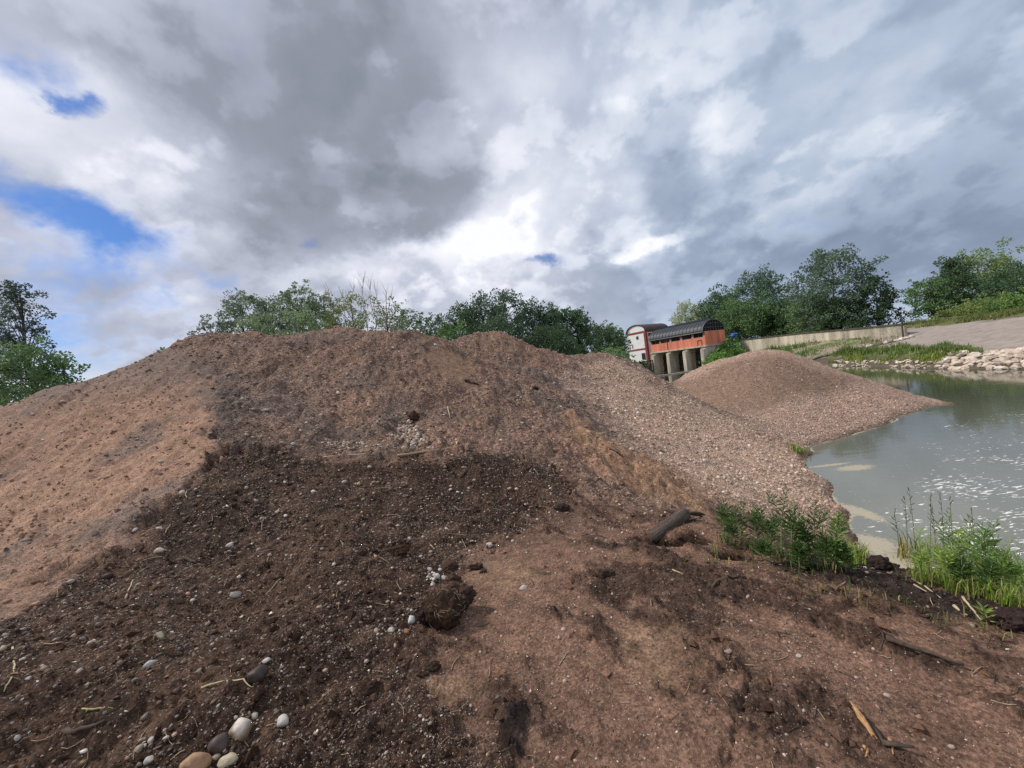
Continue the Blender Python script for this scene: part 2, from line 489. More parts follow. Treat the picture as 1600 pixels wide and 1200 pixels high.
# left dark flank and the sand behind it
for px, py, Y in ((40, 985, 2.75), (200, 960, 2.9), (380, 960, 3.0), (120, 895, 3.5), (250, 800, 4.4), (360, 850, 3.9), (480, 860, 3.6), (380, 740, 5.2), (440, 700, 5.8),
                  (0, 860, 4.6), (100, 780, 5.4), (0, 740, 6.7), (200, 700, 6.5), (330, 660, 6.8), (120, 660, 7.6), (300, 590, 8.8), (0, 645, 9.4), (150, 592, 10.0),
                  (60, 615, 9.8), (240, 560, 10.6), (330, 521, 11.2), (430, 522, 11.6), (540, 513, 12.0), (600, 514, 12.2), (662, 521, 12.0)):
    cp(px, py, Y)
# the scoop and the shelf above it
for px, py, Y in ((500, 722, 5.5), (620, 722, 5.6), (740, 706, 5.8), (500, 708, 6.1), (620, 710, 6.2), (740, 696, 6.4), (600, 780, 4.75), (720, 780, 4.85),
                  (820, 760, 5.2), (650, 860, 3.75), (760, 870, 3.6), (900, 760, 5.4), (950, 820, 4.4), (860, 810, 4.5),
                  (600, 640, 7.9), (480, 620, 8.2), (700, 620, 8.6), (520, 560, 10.2), (640, 570, 10.0), (420, 600, 8.7)):
    cp(px, py, Y)
# right half of the heap
for px, py, Y in ((700, 536, 11.9), (738, 566, 11.2), (728, 556, 13.2), (712, 531, 15.0), (752, 520, 15.4), (800, 531, 15.4), (860, 553, 15.4), (885, 558, 16.0), (910, 553, 17.0), (940, 552, 17.2), (985, 571, 17.0), (1040, 597, 16.6),
                  (1130, 642, 15.4), (1200, 676, 14.2), (1252, 700, 13.4), (800, 592, 11.0), (800, 560, 13.4), (900, 600, 12.6), (800, 650, 8.4), (880, 690, 7.5), (1000, 700, 8.6), (1000, 630, 12.6),
                  (1100, 700, 10.4), (1100, 660, 13.0), (960, 760, 6.3), (1060, 780, 6.4), (1180, 740, 9.6), (1200, 800, 7.4), (1280, 780, 8.8), (1120, 830, 4.9)):
    cp(px, py, Y)
for px, py in ((1262, 716), (1300, 757), (1328, 800), (1338, 840)): cz(px, py, 0.0)
# edge of the level ground above the river, the drop and the river bed
for px, py, z in ((1110, 812, 2.30), (1230, 868, 2.28), (1345, 885, 2.30), (1440, 915, 2.34), (1590, 955, 2.36)): cz(px, py, z)
for p in ((3.2, 4.3, 1.1), (4.2, 3.6, 1.2), (5.5, 3.0, 1.25), (5.3, 6.6, 0.05), (6.2, 5.9, 0.0), (7.4, 5.4, 0.0), (8.4, 4.6, 0.0), (4.6, 5.2, 0.55), (6.0, 4.3, 0.6),
          (7.5, 8.4, -0.7), (9.2, 10.5, -0.8), (11.0, 12.0, -0.7), (8, 6.5, -0.6), (12, 8, -1.5), (20, 10, -1.5), (15, 2, -1.5), (4, 0, 2.3), (2.4, 2.0, 2.36), (6.5, 1.5, 1.3),
          (0, 0, 2.4), (0, -4, 2.4), (-4, 0, 2.75), (-4, -4, 2.5), (5, -4, 2.3), (9, -3, 0.0), (-9, 0, 2.7), (-10, 4, 3.0), (-16, 6, 3.2), (-16, 0, 2.6)): CTRL.append(p)
# behind the crest
for p in ((-14, 11.5, 3.9), (-18, 9.5, 3.3), (-16, 15, 2.6), (-11, 15, 3.6), (-6, 16, 3.6), (0, 17.5, 3.4), (-3, 20, 2.6), (-10, 19, 2.6), (4, 20.5, 2.6), (1, 23, 2.6), (-20, 20, 2.6),
          (7.0, 20.5, 1.1), (-8, 26, 2.6), (3, 28, 2.6), (8, 28, 1.5), (5.5, 21, 1.9)): CTRL.append(p)
# second heap, out in the river
for px, py, Y in ((1190, 551, 24.5), (1222, 559, 24.3), (1155, 558, 24.6), (1262, 575, 23.8), (1330, 604, 22.6), (1400, 613, 21.4), (1105, 572, 25.6), (1060, 597, 27.0),
                  (1200, 600, 19.5), (1120, 620, 20.0), (1300, 620, 19.0), (1250, 650, 16.4), (1150, 640, 18.0)):
    cp(px, py, Y)
for px, py in ((1498, 632), (1460, 634), (1440, 641), (1400, 655), (1340, 676), (1290, 690), (1264, 698)): cz(px, py, 0.0)
for p in ((22.5, 21, -0.5), (20, 24, -0.3), (16, 29, -0.1), (13, 33, -0.2), (18, 16.5, -0.6), (24, 17, -1.4), (22, 28, -1.4), (15.5, 13.5, -0.8), (16.5, 26.5, 2.0), (19.0, 25.6, 0.8), (14.2, 27.2, 2.0)): CTRL.append(p)
for p in ((-24, -8), (-10, -9), (4, -9), (14, -8), (24, -4), (27, 6), (27, 14), (27, 24), (25, 33), (14, 38), (2, 38), (-10, 36), (-22, 32), (-26, 22), (-26, 10), (-26, 0)):
    CTRL.append((p[0], p[1], float(base_height(np.array([p[0]]), np.array([p[1]]))[0])))
CTRL = np.array(CTRL)


def tps_fit(Pt, lam=0.004):
    n = len(Pt); xy = Pt[:, :2]
    d2 = ((xy[:, None] - xy[None]) ** 2).sum(-1)
    K = 0.5 * d2 * np.log(d2 + 1e-9) + lam * np.eye(n)
    A = np.zeros((n + 3, n + 3)); A[:n, :n] = K
    A[:n, n] = 1; A[:n, n + 1:] = xy; A[n:, :n] = A[:n, n:].T
    return np.linalg.solve(A, np.concatenate([Pt[:, 2], np.zeros(3)]))


TW = tps_fit(CTRL)


def smooth_height(x, y):
    x = np.atleast_1d(np.asarray(x, float)); y = np.atleast_1d(np.asarray(y, float))
    out = base_height(x, y)
    w = sst(x, -26, -21) * sst(-x, -27, -23) * sst(y, -9, -5) * sst(-y, -37, -32)
    idx = np.nonzero(w > 0)[0]
    for i in range(0, len(idx), 40000):
        j = idx[i:i + 40000]
        d2 = (x[j, None] - CTRL[None, :, 0]) ** 2 + (y[j, None] - CTRL[None, :, 1]) ** 2
        z = (0.5 * d2 * np.log(d2 + 1e-9)) @ TW[:-3] + TW[-3] + TW[-2] * x[j] + TW[-1] * y[j]
        out[j] = out[j] * (1 - w[j]) + z * w[j]
    return out


_T = np.geomspace(0.9, 220, 700)
def hit(px, py, hf=None):
    """Where the sight line through a pixel first meets the land."""
    d = ray(px, py); p = EYE[None] + d[None] * _T[:, None]
    h = (hf or smooth_height)(p[:, 0], p[:, 1])
    b = np.nonzero(p[:, 2] < h)[0]
    if not len(b): return None
    i = max(b[0], 1)
    a0, a1 = p[i - 1, 2] - h[i - 1], p[i, 2] - h[i]
    t = _T[i - 1] + (_T[i] - _T[i - 1]) * a0 / (a0 - a1 + 1e-12)
    return EYE + d * t


def poly_xy(pts):
    out = []
    for q in pts:
        if len(q) == 3: p = at(*q)
        else: p = hit(*q)
        if p is not None: out.append(p[:2])
    return np.array(out)


def sd_poly(x, y, poly):
    """Signed distance to a polygon, positive inside."""
    d2 = np.full(x.shape, 1e9); inside = np.zeros(x.shape, bool)
    n = len(poly)
    for i in range(n):
        ax, ay = poly[i]; bx, by = poly[(i + 1) % n]
        ex, ey = bx - ax, by - ay
        t = np.clip(((x - ax) * ex + (y - ay) * ey) / (ex * ex + ey * ey + 1e-12), 0, 1)
        d2 = np.minimum(d2, (x - ax - t * ex) ** 2 + (y - ay - t * ey) ** 2)
        c = (ay > y) != (by > y)
        with np.errstate(divide='ignore', invalid='ignore'):
            inside ^= c & (x < (bx - ax) * (y - ay) / (by - ay + 1e-12) + ax)
    return np.where(inside, np.sqrt(d2), -np.sqrt(d2))


Z_SAND = poly_xy([(-150, 700, 9.5), (0, 640, 9.8), (150, 585, 10.6), (245, 552, 11.2), (300, 560), (345, 590), (332, 640), (345, 690), (250, 790), (200, 850), (110, 892), (60, 906), (0, 962), (-200, 1050)])
Z_BAND = poly_xy([(345, 700), (322, 690), (336, 640), (330, 612), (345, 588), (362, 590), (376, 630), (405, 660), (420, 690), (400, 705)])
Z_DARK = poly_xy([(-250, 1080), (0, 965), (60, 908), (110, 894), (200, 852), (250, 792), (345, 695), (400, 692), (500, 716), (620, 718), (740, 702), (850, 722),
                  (905, 770), (840, 830), (745, 868), (700, 930), (640, 965), (610, 1040), (690, 1090), (745, 1195), (700, 1400), (-300, 1400)])
Z_LIGHT = poly_xy([(880, 556), (940, 553), (1040, 600), (1130, 645), (1200, 680), (1254, 705), (1300, 760), (1330, 810), (1320, 850), (1240, 830), (1160, 790), (1080, 760), (1000, 690), (900, 610)])
Z_ORANGE = poly_xy([(880, 640), (960, 690), (1040, 730), (1120, 770), (1150, 820), (1100, 810), (1020, 770), (940, 740), (880, 690)])
Z_MOUND2 = poly_xy([(1262, 712), (1246, 698), (1130, 648), (1046, 606), (1060, 597, 29), (1190, 549, 28), (1330, 590, 25), (1490, 628, 20), (1484, 634), (1400, 655), (1340, 676)])
Z_BROWN2 = poly_xy([(1050, 600), (1100, 580), (1190, 551), (1262, 565), (1330, 592), (1280, 610), (1200, 640), (1110, 650)])
Z_MOUND = poly_xy([(-200, 1040), (0, 962), (110, 894), (250, 800), (345, 700), (400, 695), (500, 716), (620, 718), (740, 702), (850, 722), (905, 770), (1000, 790), (1110, 806), (1200, 830), (1300, 850), (1336, 838), (1330, 800), (1262, 716), (1250, 700),
                   (1130, 642, 16.5), (1040, 597, 19), (940, 552, 21), (750, 520, 21), (540, 510, 20), (330, 515, 18.5), (150, 585, 16), (0, 640, 14), (-150, 690, 14)])
Z_SHELF = poly_xy([(585, 650), (650, 640), (690, 690), (640, 706), (600, 700)])
TANS = [(poly_xy([(735, 880), (800, 872), (850, 900), (800, 925), (735, 905)]), 0.06), (poly_xy([(985, 990), (1050, 985), (1090, 1030), (1050, 1080), (990, 1040)]), 0.10),
        (poly_xy([(660, 1060), (720, 1060), (740, 1100), (690, 1100)]), 0.05), (poly_xy([(660, 530), (700, 545), (740, 575), (725, 600), (680, 585), (662, 555)]), 0.3),
        (poly_xy([(1340, 1120), (1400, 1130), (1400, 1110)]), 0.03)]
Z_BLACK = poly_xy([(795, 1095), (815, 1100), (832, 1140), (828, 1180), (790, 1180), (785, 1130)])
Z_EDGE = poly_xy([(1150, 850), (1250, 885), (1360, 880), (1450, 915), (1620, 955), (1620, 1020), (1450, 960), (1350, 930), (1240, 905), (1140, 870)])
_sd = np.array([1.05, -1.6]); _sd = _sd / np.linalg.norm(_sd); _sn = np.array([_sd[1], -_sd[0]])
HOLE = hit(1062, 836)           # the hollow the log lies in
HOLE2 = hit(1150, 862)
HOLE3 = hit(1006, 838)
RUT = poly_xy([(1165, 1060), (1180, 1062), (1150, 1200), (1125, 1200)])


def zone(x, y, poly, w, warp=0.0, ws=2.0, seed=0):
    d = sd_poly(x, y, poly)
    if warp: d = d + warp * fbm(x, y, ws, 4, seed) + warp * 0.6 * fbm(x, y, ws * 5, 4, seed + 50, 0.65)
    return sst(d, -w, w)


def zones(x, y):
    z = {}
    r = np.hypot(x, y)
    z['sand'] = zone(x, y, Z_SAND, 0.09, 0.34, 1.6, 3)
    z['dark'] = zone(x, y, Z_DARK, 0.08, 0.30, 1.9, 5) * (1 - z['sand'])
    z['band'] = zone(x, y, Z_BAND, 0.30, 0.55, 1.5, 6) * 0.8 * (1 - 0.8 * z['sand'])
    dd = sd_poly(x, y, Z_DARK) + 0.45 * fbm(x, y, 1.6, 4, 5) + 0.25 * fbm(x, y, 8, 4, 55, 0.7)
    wd = 0.13 + 0.42 * sst(x, -0.6, 0.8)
    z['darkc'] = np.maximum(z['dark'] * sst(dd / wd, -1, 1), 0.3 * sst(dd / wd, -2.0, 0.1)) * (1 - 0.92 * z['sand'])
    z['light'] = zone(x, y, Z_LIGHT, 0.9, 0.9, 0.7, 7)
    z['orange'] = zone(x, y, Z_ORANGE, 0.5, 0.6, 0.9, 9)
    z['mound2'] = zone(x, y, Z_MOUND2, 0.4, 0.2, 1.0, 11)
    z['brown2'] = zone(x, y, Z_BROWN2, 0.7, 0.8, 0.6, 13)
    z['mound'] = zone(x, y, Z_MOUND, 0.25, 0.3, 1.0, 15)
    z['shelf'] = zone(x, y, Z_SHELF, 0.15, 0.2, 1.5, 16)
    t = np.zeros_like(x)
    for i, (poly, w) in enumerate(TANS): t = np.maximum(t, zone(x, y, poly, w, w * 1.5, 4.0, 20 + i))
    z['tan'] = t
    z['black'] = zone(x, y, Z_BLACK, 0.02, 0.04, 9, 31)
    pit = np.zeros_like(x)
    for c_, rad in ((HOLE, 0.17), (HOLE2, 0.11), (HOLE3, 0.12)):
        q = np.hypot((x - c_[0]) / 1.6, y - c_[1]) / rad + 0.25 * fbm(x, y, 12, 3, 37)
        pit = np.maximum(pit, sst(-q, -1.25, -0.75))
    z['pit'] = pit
    z['edge'] = zone(x, y, Z_EDGE, 0.08, 0.15, 3, 33)
    z['rut'] = zone(x, y, RUT, 0.02, 0.03, 8, 35)
    u, v = x * _sd[0] + y * _sd[1], x * _sn[0] + y * _sn[1]
    st = fbm(u * 0.35, v * 1.0, 3.2, 5, 41, 0.6) + 0.35 * fbm(x, y, 9, 3, 43)
    z['streak'] = sst(st, -0.08, 0.24)
    z['fine'] = fbm(u * 0.4, v, 14, 3, 45)
    z['near'] = 1 - sst(r, 10, 16)
    return z


def land(x, y, zs=None, want=False):
    """Height of the land with its lumps, clods and ruts."""
    x = np.atleast_1d(np.asarray(x, float)); y = np.atleast_1d(np.asarray(y, float))
    h = smooth_height(x, y)
    r = np.hypot(x, y)
    act = (r < 45) & (x < 26)
    i = np.nonzero(act)[0]
    zfull = None
    if len(i):
        X, Y = x[i], y[i]
        z = zs if zs is not None else zones(X, Y)
        heap = np.clip(z['mound'] + z['mound2'], 0, 1)
        lump = 0.17 * fbm(X, Y, 0.55, 4, 51) + 0.17 * np.maximum(fbm(X, Y, 1.9, 4, 52, 0.62), -0.2) + 0.12 * np.maximum(fbm(X, Y, 5.0, 4, 53, 0.68), -0.05)
        sandl = 0.06 * fbm(X, Y, 0.8, 3, 54) + 0.07 * np.maximum(ridged(X, Y, 2.6, 3, 55) - 0.45, -0.3) + 0.07 * np.maximum(fbm(X, Y, 7, 4, 56, 0.65), 0)
        flat = 0.035 * fbm(X, Y, 1.1, 3, 57) + 0.010 * z['fine'] + 0.065 * z['streak'] * np.maximum(fbm(X, Y, 11, 4, 58, 0.68) + 0.2, 0)
        drk = 0.05 * fbm(X, Y, 1.3, 3, 59) + 0.055 * np.maximum(fbm(X, Y, 6.5, 4, 60, 0.68), -0.2) + 0.03 * np.maximum(fbm(X, Y, 20, 3, 61), 0)
        slump = fbm(X * 1.5 + 0.35 * Y, Y * 0.32, 1.5, 4, 66, 0.6)
        lump = lump + 0.09 * (np.maximum(slump, -0.15) - 0.05) - 0.05 * np.maximum(ridged(X * 1.2, Y * 0.4, 1.1, 3, 67) - 0.72, 0) * 3
        sandl = sandl + 0.07 * slump
        light = 0.02 * slump + 0.045 * fbm(X, Y, 0.6, 4, 62) + 0.06 * fbm(X, Y, 4, 4, 63, 0.72)
        d = flat * (1 - heap) + lump * heap
        d = d * (1 - z['sand']) + sandl * z['sand']
        d = d * (1 - z['dark']) + drk * z['dark']
        lw = np.maximum(z['light'], z['mound2'])
        d = d * (1 - lw) + light * lw
        d = d * (1 - z['tan'] * 0.75)
        d += z['edge'] * 0.09 * np.maximum(fbm(X, Y, 7, 4, 64, 0.65), -0.1)
        d -= z['rut'] * 0.035 + z['black'] * 0.015
        # scoop under the shelf, bites where it broke away
        d -= 0.17 * z['dark'] * heap
        for c, rad, dep in ((HOLE, 0.16, 0.30), (HOLE2, 0.12, 0.2), (HOLE3, 0.11, 0.26)):
            q = np.hypot((X - c[0]) / 1.6, Y - c[1]) / rad
            d -= dep * np.exp(-q * q * 1.4)
        # crest line of the second heap
        cd = np.full(len(i), 99.0)
        for (ax, ay), (bx, by) in (((11.5, 25.6), (15.4, 24.0)), ((15.4, 24.0), (22.0, 18.8))):
            t = np.clip(((X - ax) * (bx - ax) + (Y - ay) * (by - ay)) / ((bx - ax) ** 2 + (by - ay) ** 2), 0, 1)
            cd = np.minimum(cd, np.hypot(X - ax - t * (bx - ax), Y - ay - t * (by - ay)))
        d += z['mound2'] * (0.34 * np.exp(-cd / 0.9) - 0.20 * np.exp(-(cd / 3.2) ** 2)) * sst(h[i], 0.3, 1.2)
        wet = sst(h[i], -0.3, 0.35)
        h[i] += d * (0.25 + 0.75 * wet)
    o = np.nonzero(~act)[0]
    if len(o):
        X, Y = x[o], y[o]
        h[o] += 0.10 * fbm(X, Y, 0.25, 4, 71) * sst(h[o], -0.2, 0.6) + 0.04 * fbm(X, Y, 1.1, 3, 72)
    return h


def land1(x, y): return float(land(np.array([x]), np.array([y]))[0])


C = {k: np.array(srgb(*q)) for k, q in dict(
    rubble=(92, 82, 71), sand=(158, 125, 104), sandgrey=(122, 104, 94), dark=(61, 45, 36), darkb=(86, 66, 53), band=(84, 72, 66), heap=(132, 106, 90), heapgrey=(116, 98, 88), heapred=(138, 109, 93),
    light=(186, 156, 134), orange=(164, 127, 97), brown2=(137, 112, 95), pebbly2=(168, 140, 123), flat=(122, 94, 78), flatdark=(66, 51, 43), tan=(136, 109, 88),
    black=(38, 33, 32), edge=(58, 47, 42), grass=(84, 104, 52), apron=(150, 138, 130), bed=(96, 92, 72), verge=(98, 98, 62), path=(146, 132, 116), field=(90, 102, 60)).items()}


def lerp(a, b, w): return a * (1 - w[:, None]) + b * w[:, None]


def land_colour(x, y, h, Z=None):
    n = len(x)
    col = np.tile(C['field'], (n, 1)); grit = np.zeros(n)
    r = np.hypot(x, y)
    i = np.nonzero((r < 45) & (x < 26))[0]
    X, Y = x[i], y[i]
    z = Z if Z is not None else zones_fast(X, Y)
    n1 = fbm(X, Y, 0.9, 4, 81); n2 = fbm(X, Y, 4.5, 4, 82, 0.6)
    c = np.tile(C['flat'], (len(i), 1))
    c = lerp(c, C['flatdark'], np.clip(z['streak'] * (0.75 + 0.5 * n2), 0, 1))
    c = lerp(c, C['edge'], z['edge'])
    hp = lerp(lerp(np.tile(C['heap'], (len(i), 1)), C['heapgrey'], sst(n1, -0.1, 0.5)), C['heapred'], sst(-n1 + 0.05 * (X + 1), 0.0, 0.5))
    slump = fbm(X * 1.5 + 0.35 * Y, Y * 0.32, 1.5, 4, 66, 0.6)
    hp = hp * (1 + 0.14 * slump[:, None] + 0.16 * fbm(X, Y, 2.2, 4, 68, 0.65)[:, None])
    c = lerp(c, hp, z['mound'])
    c = lerp(c, C['light'], z['light'] * z['mound'])
    c = lerp(c, C['orange'], z['orange'] * 0.6)
    m2 = lerp(np.tile(C['pebbly2'], (len(i), 1)), C['brown2'], z['brown2'])
    c = lerp(c, m2, z['mound2'])
    sd = lerp(np.tile(C['sand'], (len(i), 1)), C['sandgrey'], np.clip(sst(h[i], 4.0, 5.4) * 0.9 + 0.85 * sst(n1 + 0.4 * n2, 0.05, 0.5), 0, 1))
    c = lerp(c, sd, z['sand'])
    c = lerp(c, np.tile(C['band'], (len(i), 1)), z['band'])
    dk = lerp(np.tile(C['dark'], (len(i), 1)), C['darkb'], sst(n2 * 0.6 + n1 * 0.5, -0.1, 0.5))
    dk = lerp(dk, np.tile(C['darkb'], (len(i), 1)), 0.85 * np.clip(z['mound'] * sst(X, -2.6, -0.6) + 0.35 * sst(n1, 0.1, 0.4), 0, 1))
    c = lerp(c, dk, z['darkc'])
    c = lerp(c, C['tan'], z['tan'] * 0.75)
    c = lerp(c, C['black'], z['black'] * 0.8)
    c = lerp(c, C['dark'] * 0.75, z['pit'])  # dark soil tone, deepened to paint in the shade of the hollows
    c = c * (1 + 0.20 * n2[:, None] + 0.10 * fbm(X, Y, 17, 3, 83)[:, None])
    # sodden rim by the water, river bed below it
    wet = 1 - sst(h[i], 0.02, 0.16)
    c = lerp(c, c * 0.55, wet)
    c = lerp(c, C['bed'], 1 - sst(h[i], -0.5, -0.05))
    # weedy slope between the level ground and the river
    col[i] = c
    gt = 0.25 + 0.75 * z['mound']
    gt = gt * (1 - 0.8 * z['sand']); gt = np.maximum(gt, np.maximum(z['light'], z['mound2'] * (1 - 0.6 * z['brown2']))); gt = gt * (1 - 0.9 * z['tan']) * (1 - 0.5 * z['orange'])
    gt = np.maximum(gt, 0.7 * z['dark'])
    grit[i] = gt * sst(h[i], -0.1, 0.1)
    # the far bank
    o = np.nonzero(x >= 26)[0]
    X, Y = x[o], y[o]
    s = X - np.interp(Y, XR[:, 0], XR[:, 1])
    q = fbm(X, Y, 0.35, 4, 91); q2 = fbm(X, Y * 0.3, 1.2, 4, 92)
    c = np.tile(C['bed'], (len(o), 1))
    c = lerp(c, C['rubble'], sst(s, -0.3, 0.3))
    gm = lerp(np.tile(C['grass'], (len(o), 1)), np.tile(C['path'], (len(o), 1)), sst(q + 0.7 * fbm(X, Y, 1.3, 3, 93) + 0.35 * sst(Y, 54, 58), 0.0, 0.4))
    c = c * (1 - sst(s + 0.5 * q, 2.0, 3.0)[:, None]) + gm * sst(s + 0.5 * q, 2.0, 3.0)[:, None]
    ap = C['apron'][None] * (1 + 0.14 * q2[:, None])
    c = lerp(c, ap, sst(s + 0.7 * q, 3.9, 4.9) * sst(-Y, -58, -55))
    c = lerp(c, C['verge'], sst(s + 2.0 * q, 14.6, 16.2))
    c = lerp(c, C['field'], sst(s, 21, 26))
    col[o] = c
    p = np.nonzero((r >= 45) & (x < 26))[0]
    c = np.tile(C['field'], (len(p), 1)) * (1 + 0.3 * fbm(x[p], y[p], 0.2, 4, 95)[:, None])
    col[p] = lerp(c, C['bed'], 1 - sst(h[p], -0.4, 0.3))
    return np.clip(col, 0.004, 0.9), grit


# polar sheet round the photographer, fine ahead and near, coarse far off and behind
th = np.concatenate([np.linspace(-62, 62, 660), np.linspace(63, 297, 50)[1:-1]])
rr = np.concatenate([np.geomspace(0.7, 30, 490), np.geomspace(30, 130, 110)[1:], np.geomspace(130, 4500, 26)[1:]])
NT, NR = len(th), len(rr)
TH, RR = np.meshgrid(np.radians(th), rr)
gx, gy = (RR * np.sin(TH)).ravel(), (RR * np.cos(TH)).ravel()
_ga = np.nonzero((np.hypot(gx, gy) < 45) & (gx < 26))[0]
_gz = zones(gx[_ga], gy[_ga])
GZ = {}
for _k, _v in _gz.items():
    GZ[_k] = np.zeros(len(gx)); GZ[_k][_ga] = _v
gz = land(gx, gy, _gz)
gz = gz + np.where(np.hypot(gx, gy) > 400, 2.0 * fbm(gx, gy, 0.002, 3, 97), 0)
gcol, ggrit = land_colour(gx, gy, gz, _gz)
GH = gz.reshape(NR, NT)
_thr = np.radians(np.concatenate([th, [th[0] + 360]]))
GH2 = np.concatenate([GH, GH[:, :1]], 1)


def _cell(x, y):
    a = np.arctan2(x, y); a = np.where(a < _thr[0], a + 2 * math.pi, a)
    r = np.clip(np.hypot(x, y), rr[0], rr[-1] * 0.999)
    i = np.clip(np.searchsorted(_thr, a, 'right') - 1, 0, NT - 1); j = np.clip(np.searchsorted(rr, r, 'right') - 1, 0, NR - 2)
    return i, j, np.clip((a - _thr[i]) / (_thr[i + 1] - _thr[i]), 0, 1), (r - rr[j]) / (rr[j + 1] - rr[j])


def land(x, y, zs=None):
    """Height of the land as built, read off the sheet."""
    x = np.atleast_1d(np.asarray(x, float)); y = np.atleast_1d(np.asarray(y, float))
    i, j, u, v = _cell(x, y)
    return (GH2[j, i] * (1 - u) + GH2[j, i + 1] * u) * (1 - v) + (GH2[j + 1, i] * (1 - u) + GH2[j + 1, i + 1] * u) * v


def zones_fast(x, y):
    i, j, u, v = _cell(x, y)
    k = (j + (v > 0.5)) * NT + (i + (u > 0.5)) % NT
    return {nm: a[k] for nm, a in GZ.items()}


smooth_near = smooth_height
GV = np.stack([gx, gy, gz], 1)
ii = np.arange(NT)[None, :] + NT * np.arange(NR - 1)[:, None]
jj = (np.arange(NT) + 1)[None, :] % NT + NT * np.arange(NR - 1)[:, None]
GF = np.stack([ii, jj, jj + NT, ii + NT], -1).reshape(-1, 4)[:, ::-1]
cxf, cyf = GV[GF][:, :, 0].mean(1), GV[GF][:, :, 1].mean(1)
nearf = np.hypot(cxf, cyf) < 45
own = np.zeros(len(GF), int)
_s = sd_poly(cxf[nearf], cyf[nearf], Z_MOUND); _s2 = sd_poly(cxf[nearf], cyf[nearf], Z_MOUND2)
t_ = np.zeros(nearf.sum(), int); t_[_s2 > 0] = 2; t_[_s > 0] = 1
own[nearf] = t_
xlf, xrf = np.interp(cyf, XL[:, 0], XL[:, 1]), np.interp(cyf, XR[:, 0], XR[:, 1])
own[(cxf > xrf - 3) & (cxf > 26) & (cyf < 150) & (cyf > -60) & (cxf < 140)] = 3


M_BANK = tinted('bank_earth', 0.95, True, 0.15, 0.16, 1.3, 0.0, 0.4, 0.05)


def sub_mesh(name, mask):
    F = GF[mask]; u, invx = np.unique(F, return_inverse=True)
    return link(name, mesh_np(name, GV[u], invx.reshape(F.shape), M_BANK if name == 'far_bank' else M_SOIL, True, gcol[u], {'grit': ggrit[u]}))


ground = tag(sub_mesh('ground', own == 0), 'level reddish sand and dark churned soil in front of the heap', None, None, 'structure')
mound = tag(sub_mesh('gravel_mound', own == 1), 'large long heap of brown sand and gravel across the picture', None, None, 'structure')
mound2 = tag(sub_mesh('gravel_spit', own == 2), 'lower pinkish gravel heap running out into the river', None, None, 'structure')
far_bank = tag(sub_mesh('far_bank', own == 3), 'sloping river bank with bare earth apron below the concrete wall', None, None, 'structure')
# the spot right under the photographer
_c = np.concatenate([GV[:NT], [[0, 0, land1(0, 0)]]])
_cf = np.stack([np.arange(NT), np.full(NT, NT), (np.arange(NT) + 1) % NT], -1)
_o = link('ground', mesh_np('ground', _c, _cf, M_SOIL, True, np.concatenate([gcol[:NT], gcol[:1]]), {'grit': np.full(NT + 1, 0.3)}), ground)

# ------------------------------------------------------------------ water
def water_material():
    m, q, p = material('river_water')
    co = q.n('ShaderNodeTexCoord').outputs['Object']
    fo = q.n('ShaderNodeAttribute', attribute_name='foam').outputs['Fac']
    fl = q.n('ShaderNodeAttribute', attribute_name='painted_glint').outputs['Fac']
    mu = q.n('ShaderNodeAttribute', attribute_name='murk').outputs['Fac']
    fn = q.noise(co, 13.0, 6, 0.75)
    foam = q.step(q.m('ADD', fo, q.m('MULTIPLY', q.m('SUBTRACT', fn, 0.5), 1.5)), 0.42, 0.72)
    st = q.v('MULTIPLY', co, (0.55, 1.5, 1))
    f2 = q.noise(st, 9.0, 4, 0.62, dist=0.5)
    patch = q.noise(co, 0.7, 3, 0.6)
    glint_mask = q.step(q.m('ADD', q.m('ADD', f2, q.m('MULTIPLY', q.m('SUBTRACT', patch, 0.5), 0.45)), q.m('MULTIPLY', q.m('SUBTRACT', fl, 1.05), 0.24)), 0.60, 0.66)
    body = q.mix(mu, (0.060, 0.064, 0.042), (0.205, 0.205, 0.168))
    c = q.mix(q.m('MULTIPLY', foam, 0.62), body, (0.52, 0.44, 0.32))
    c = q.mix(glint_mask, c, (0.78, 0.76, 0.71))  # glints of bright sky on the ripples, painted as pale base colour
    q.put(p.inputs['Base Color'], c)
    q.put(p.inputs['Roughness'], q.m('ADD', 0.05, q.m('MULTIPLY', q.m('MAXIMUM', foam, glint_mask), 0.7), clamp=True))
    p.inputs['IOR'].default_value = 1.33
    p.inputs['Specular IOR Level'].default_value = 0.5
    w1 = q.noise(q.v('MULTIPLY', co, (0.5, 1.0, 1)), 2.2, 4, 0.55)
    w2 = q.noise(q.v('MULTIPLY', co, (0.6, 1.0, 1)), 11, 3, 0.55)
    n1_ = bump(q, w1, 0.16, 0.02)
    q.put(p.inputs['Normal'], bump(q, w2, 0.08, 0.006, n1_))
    return m


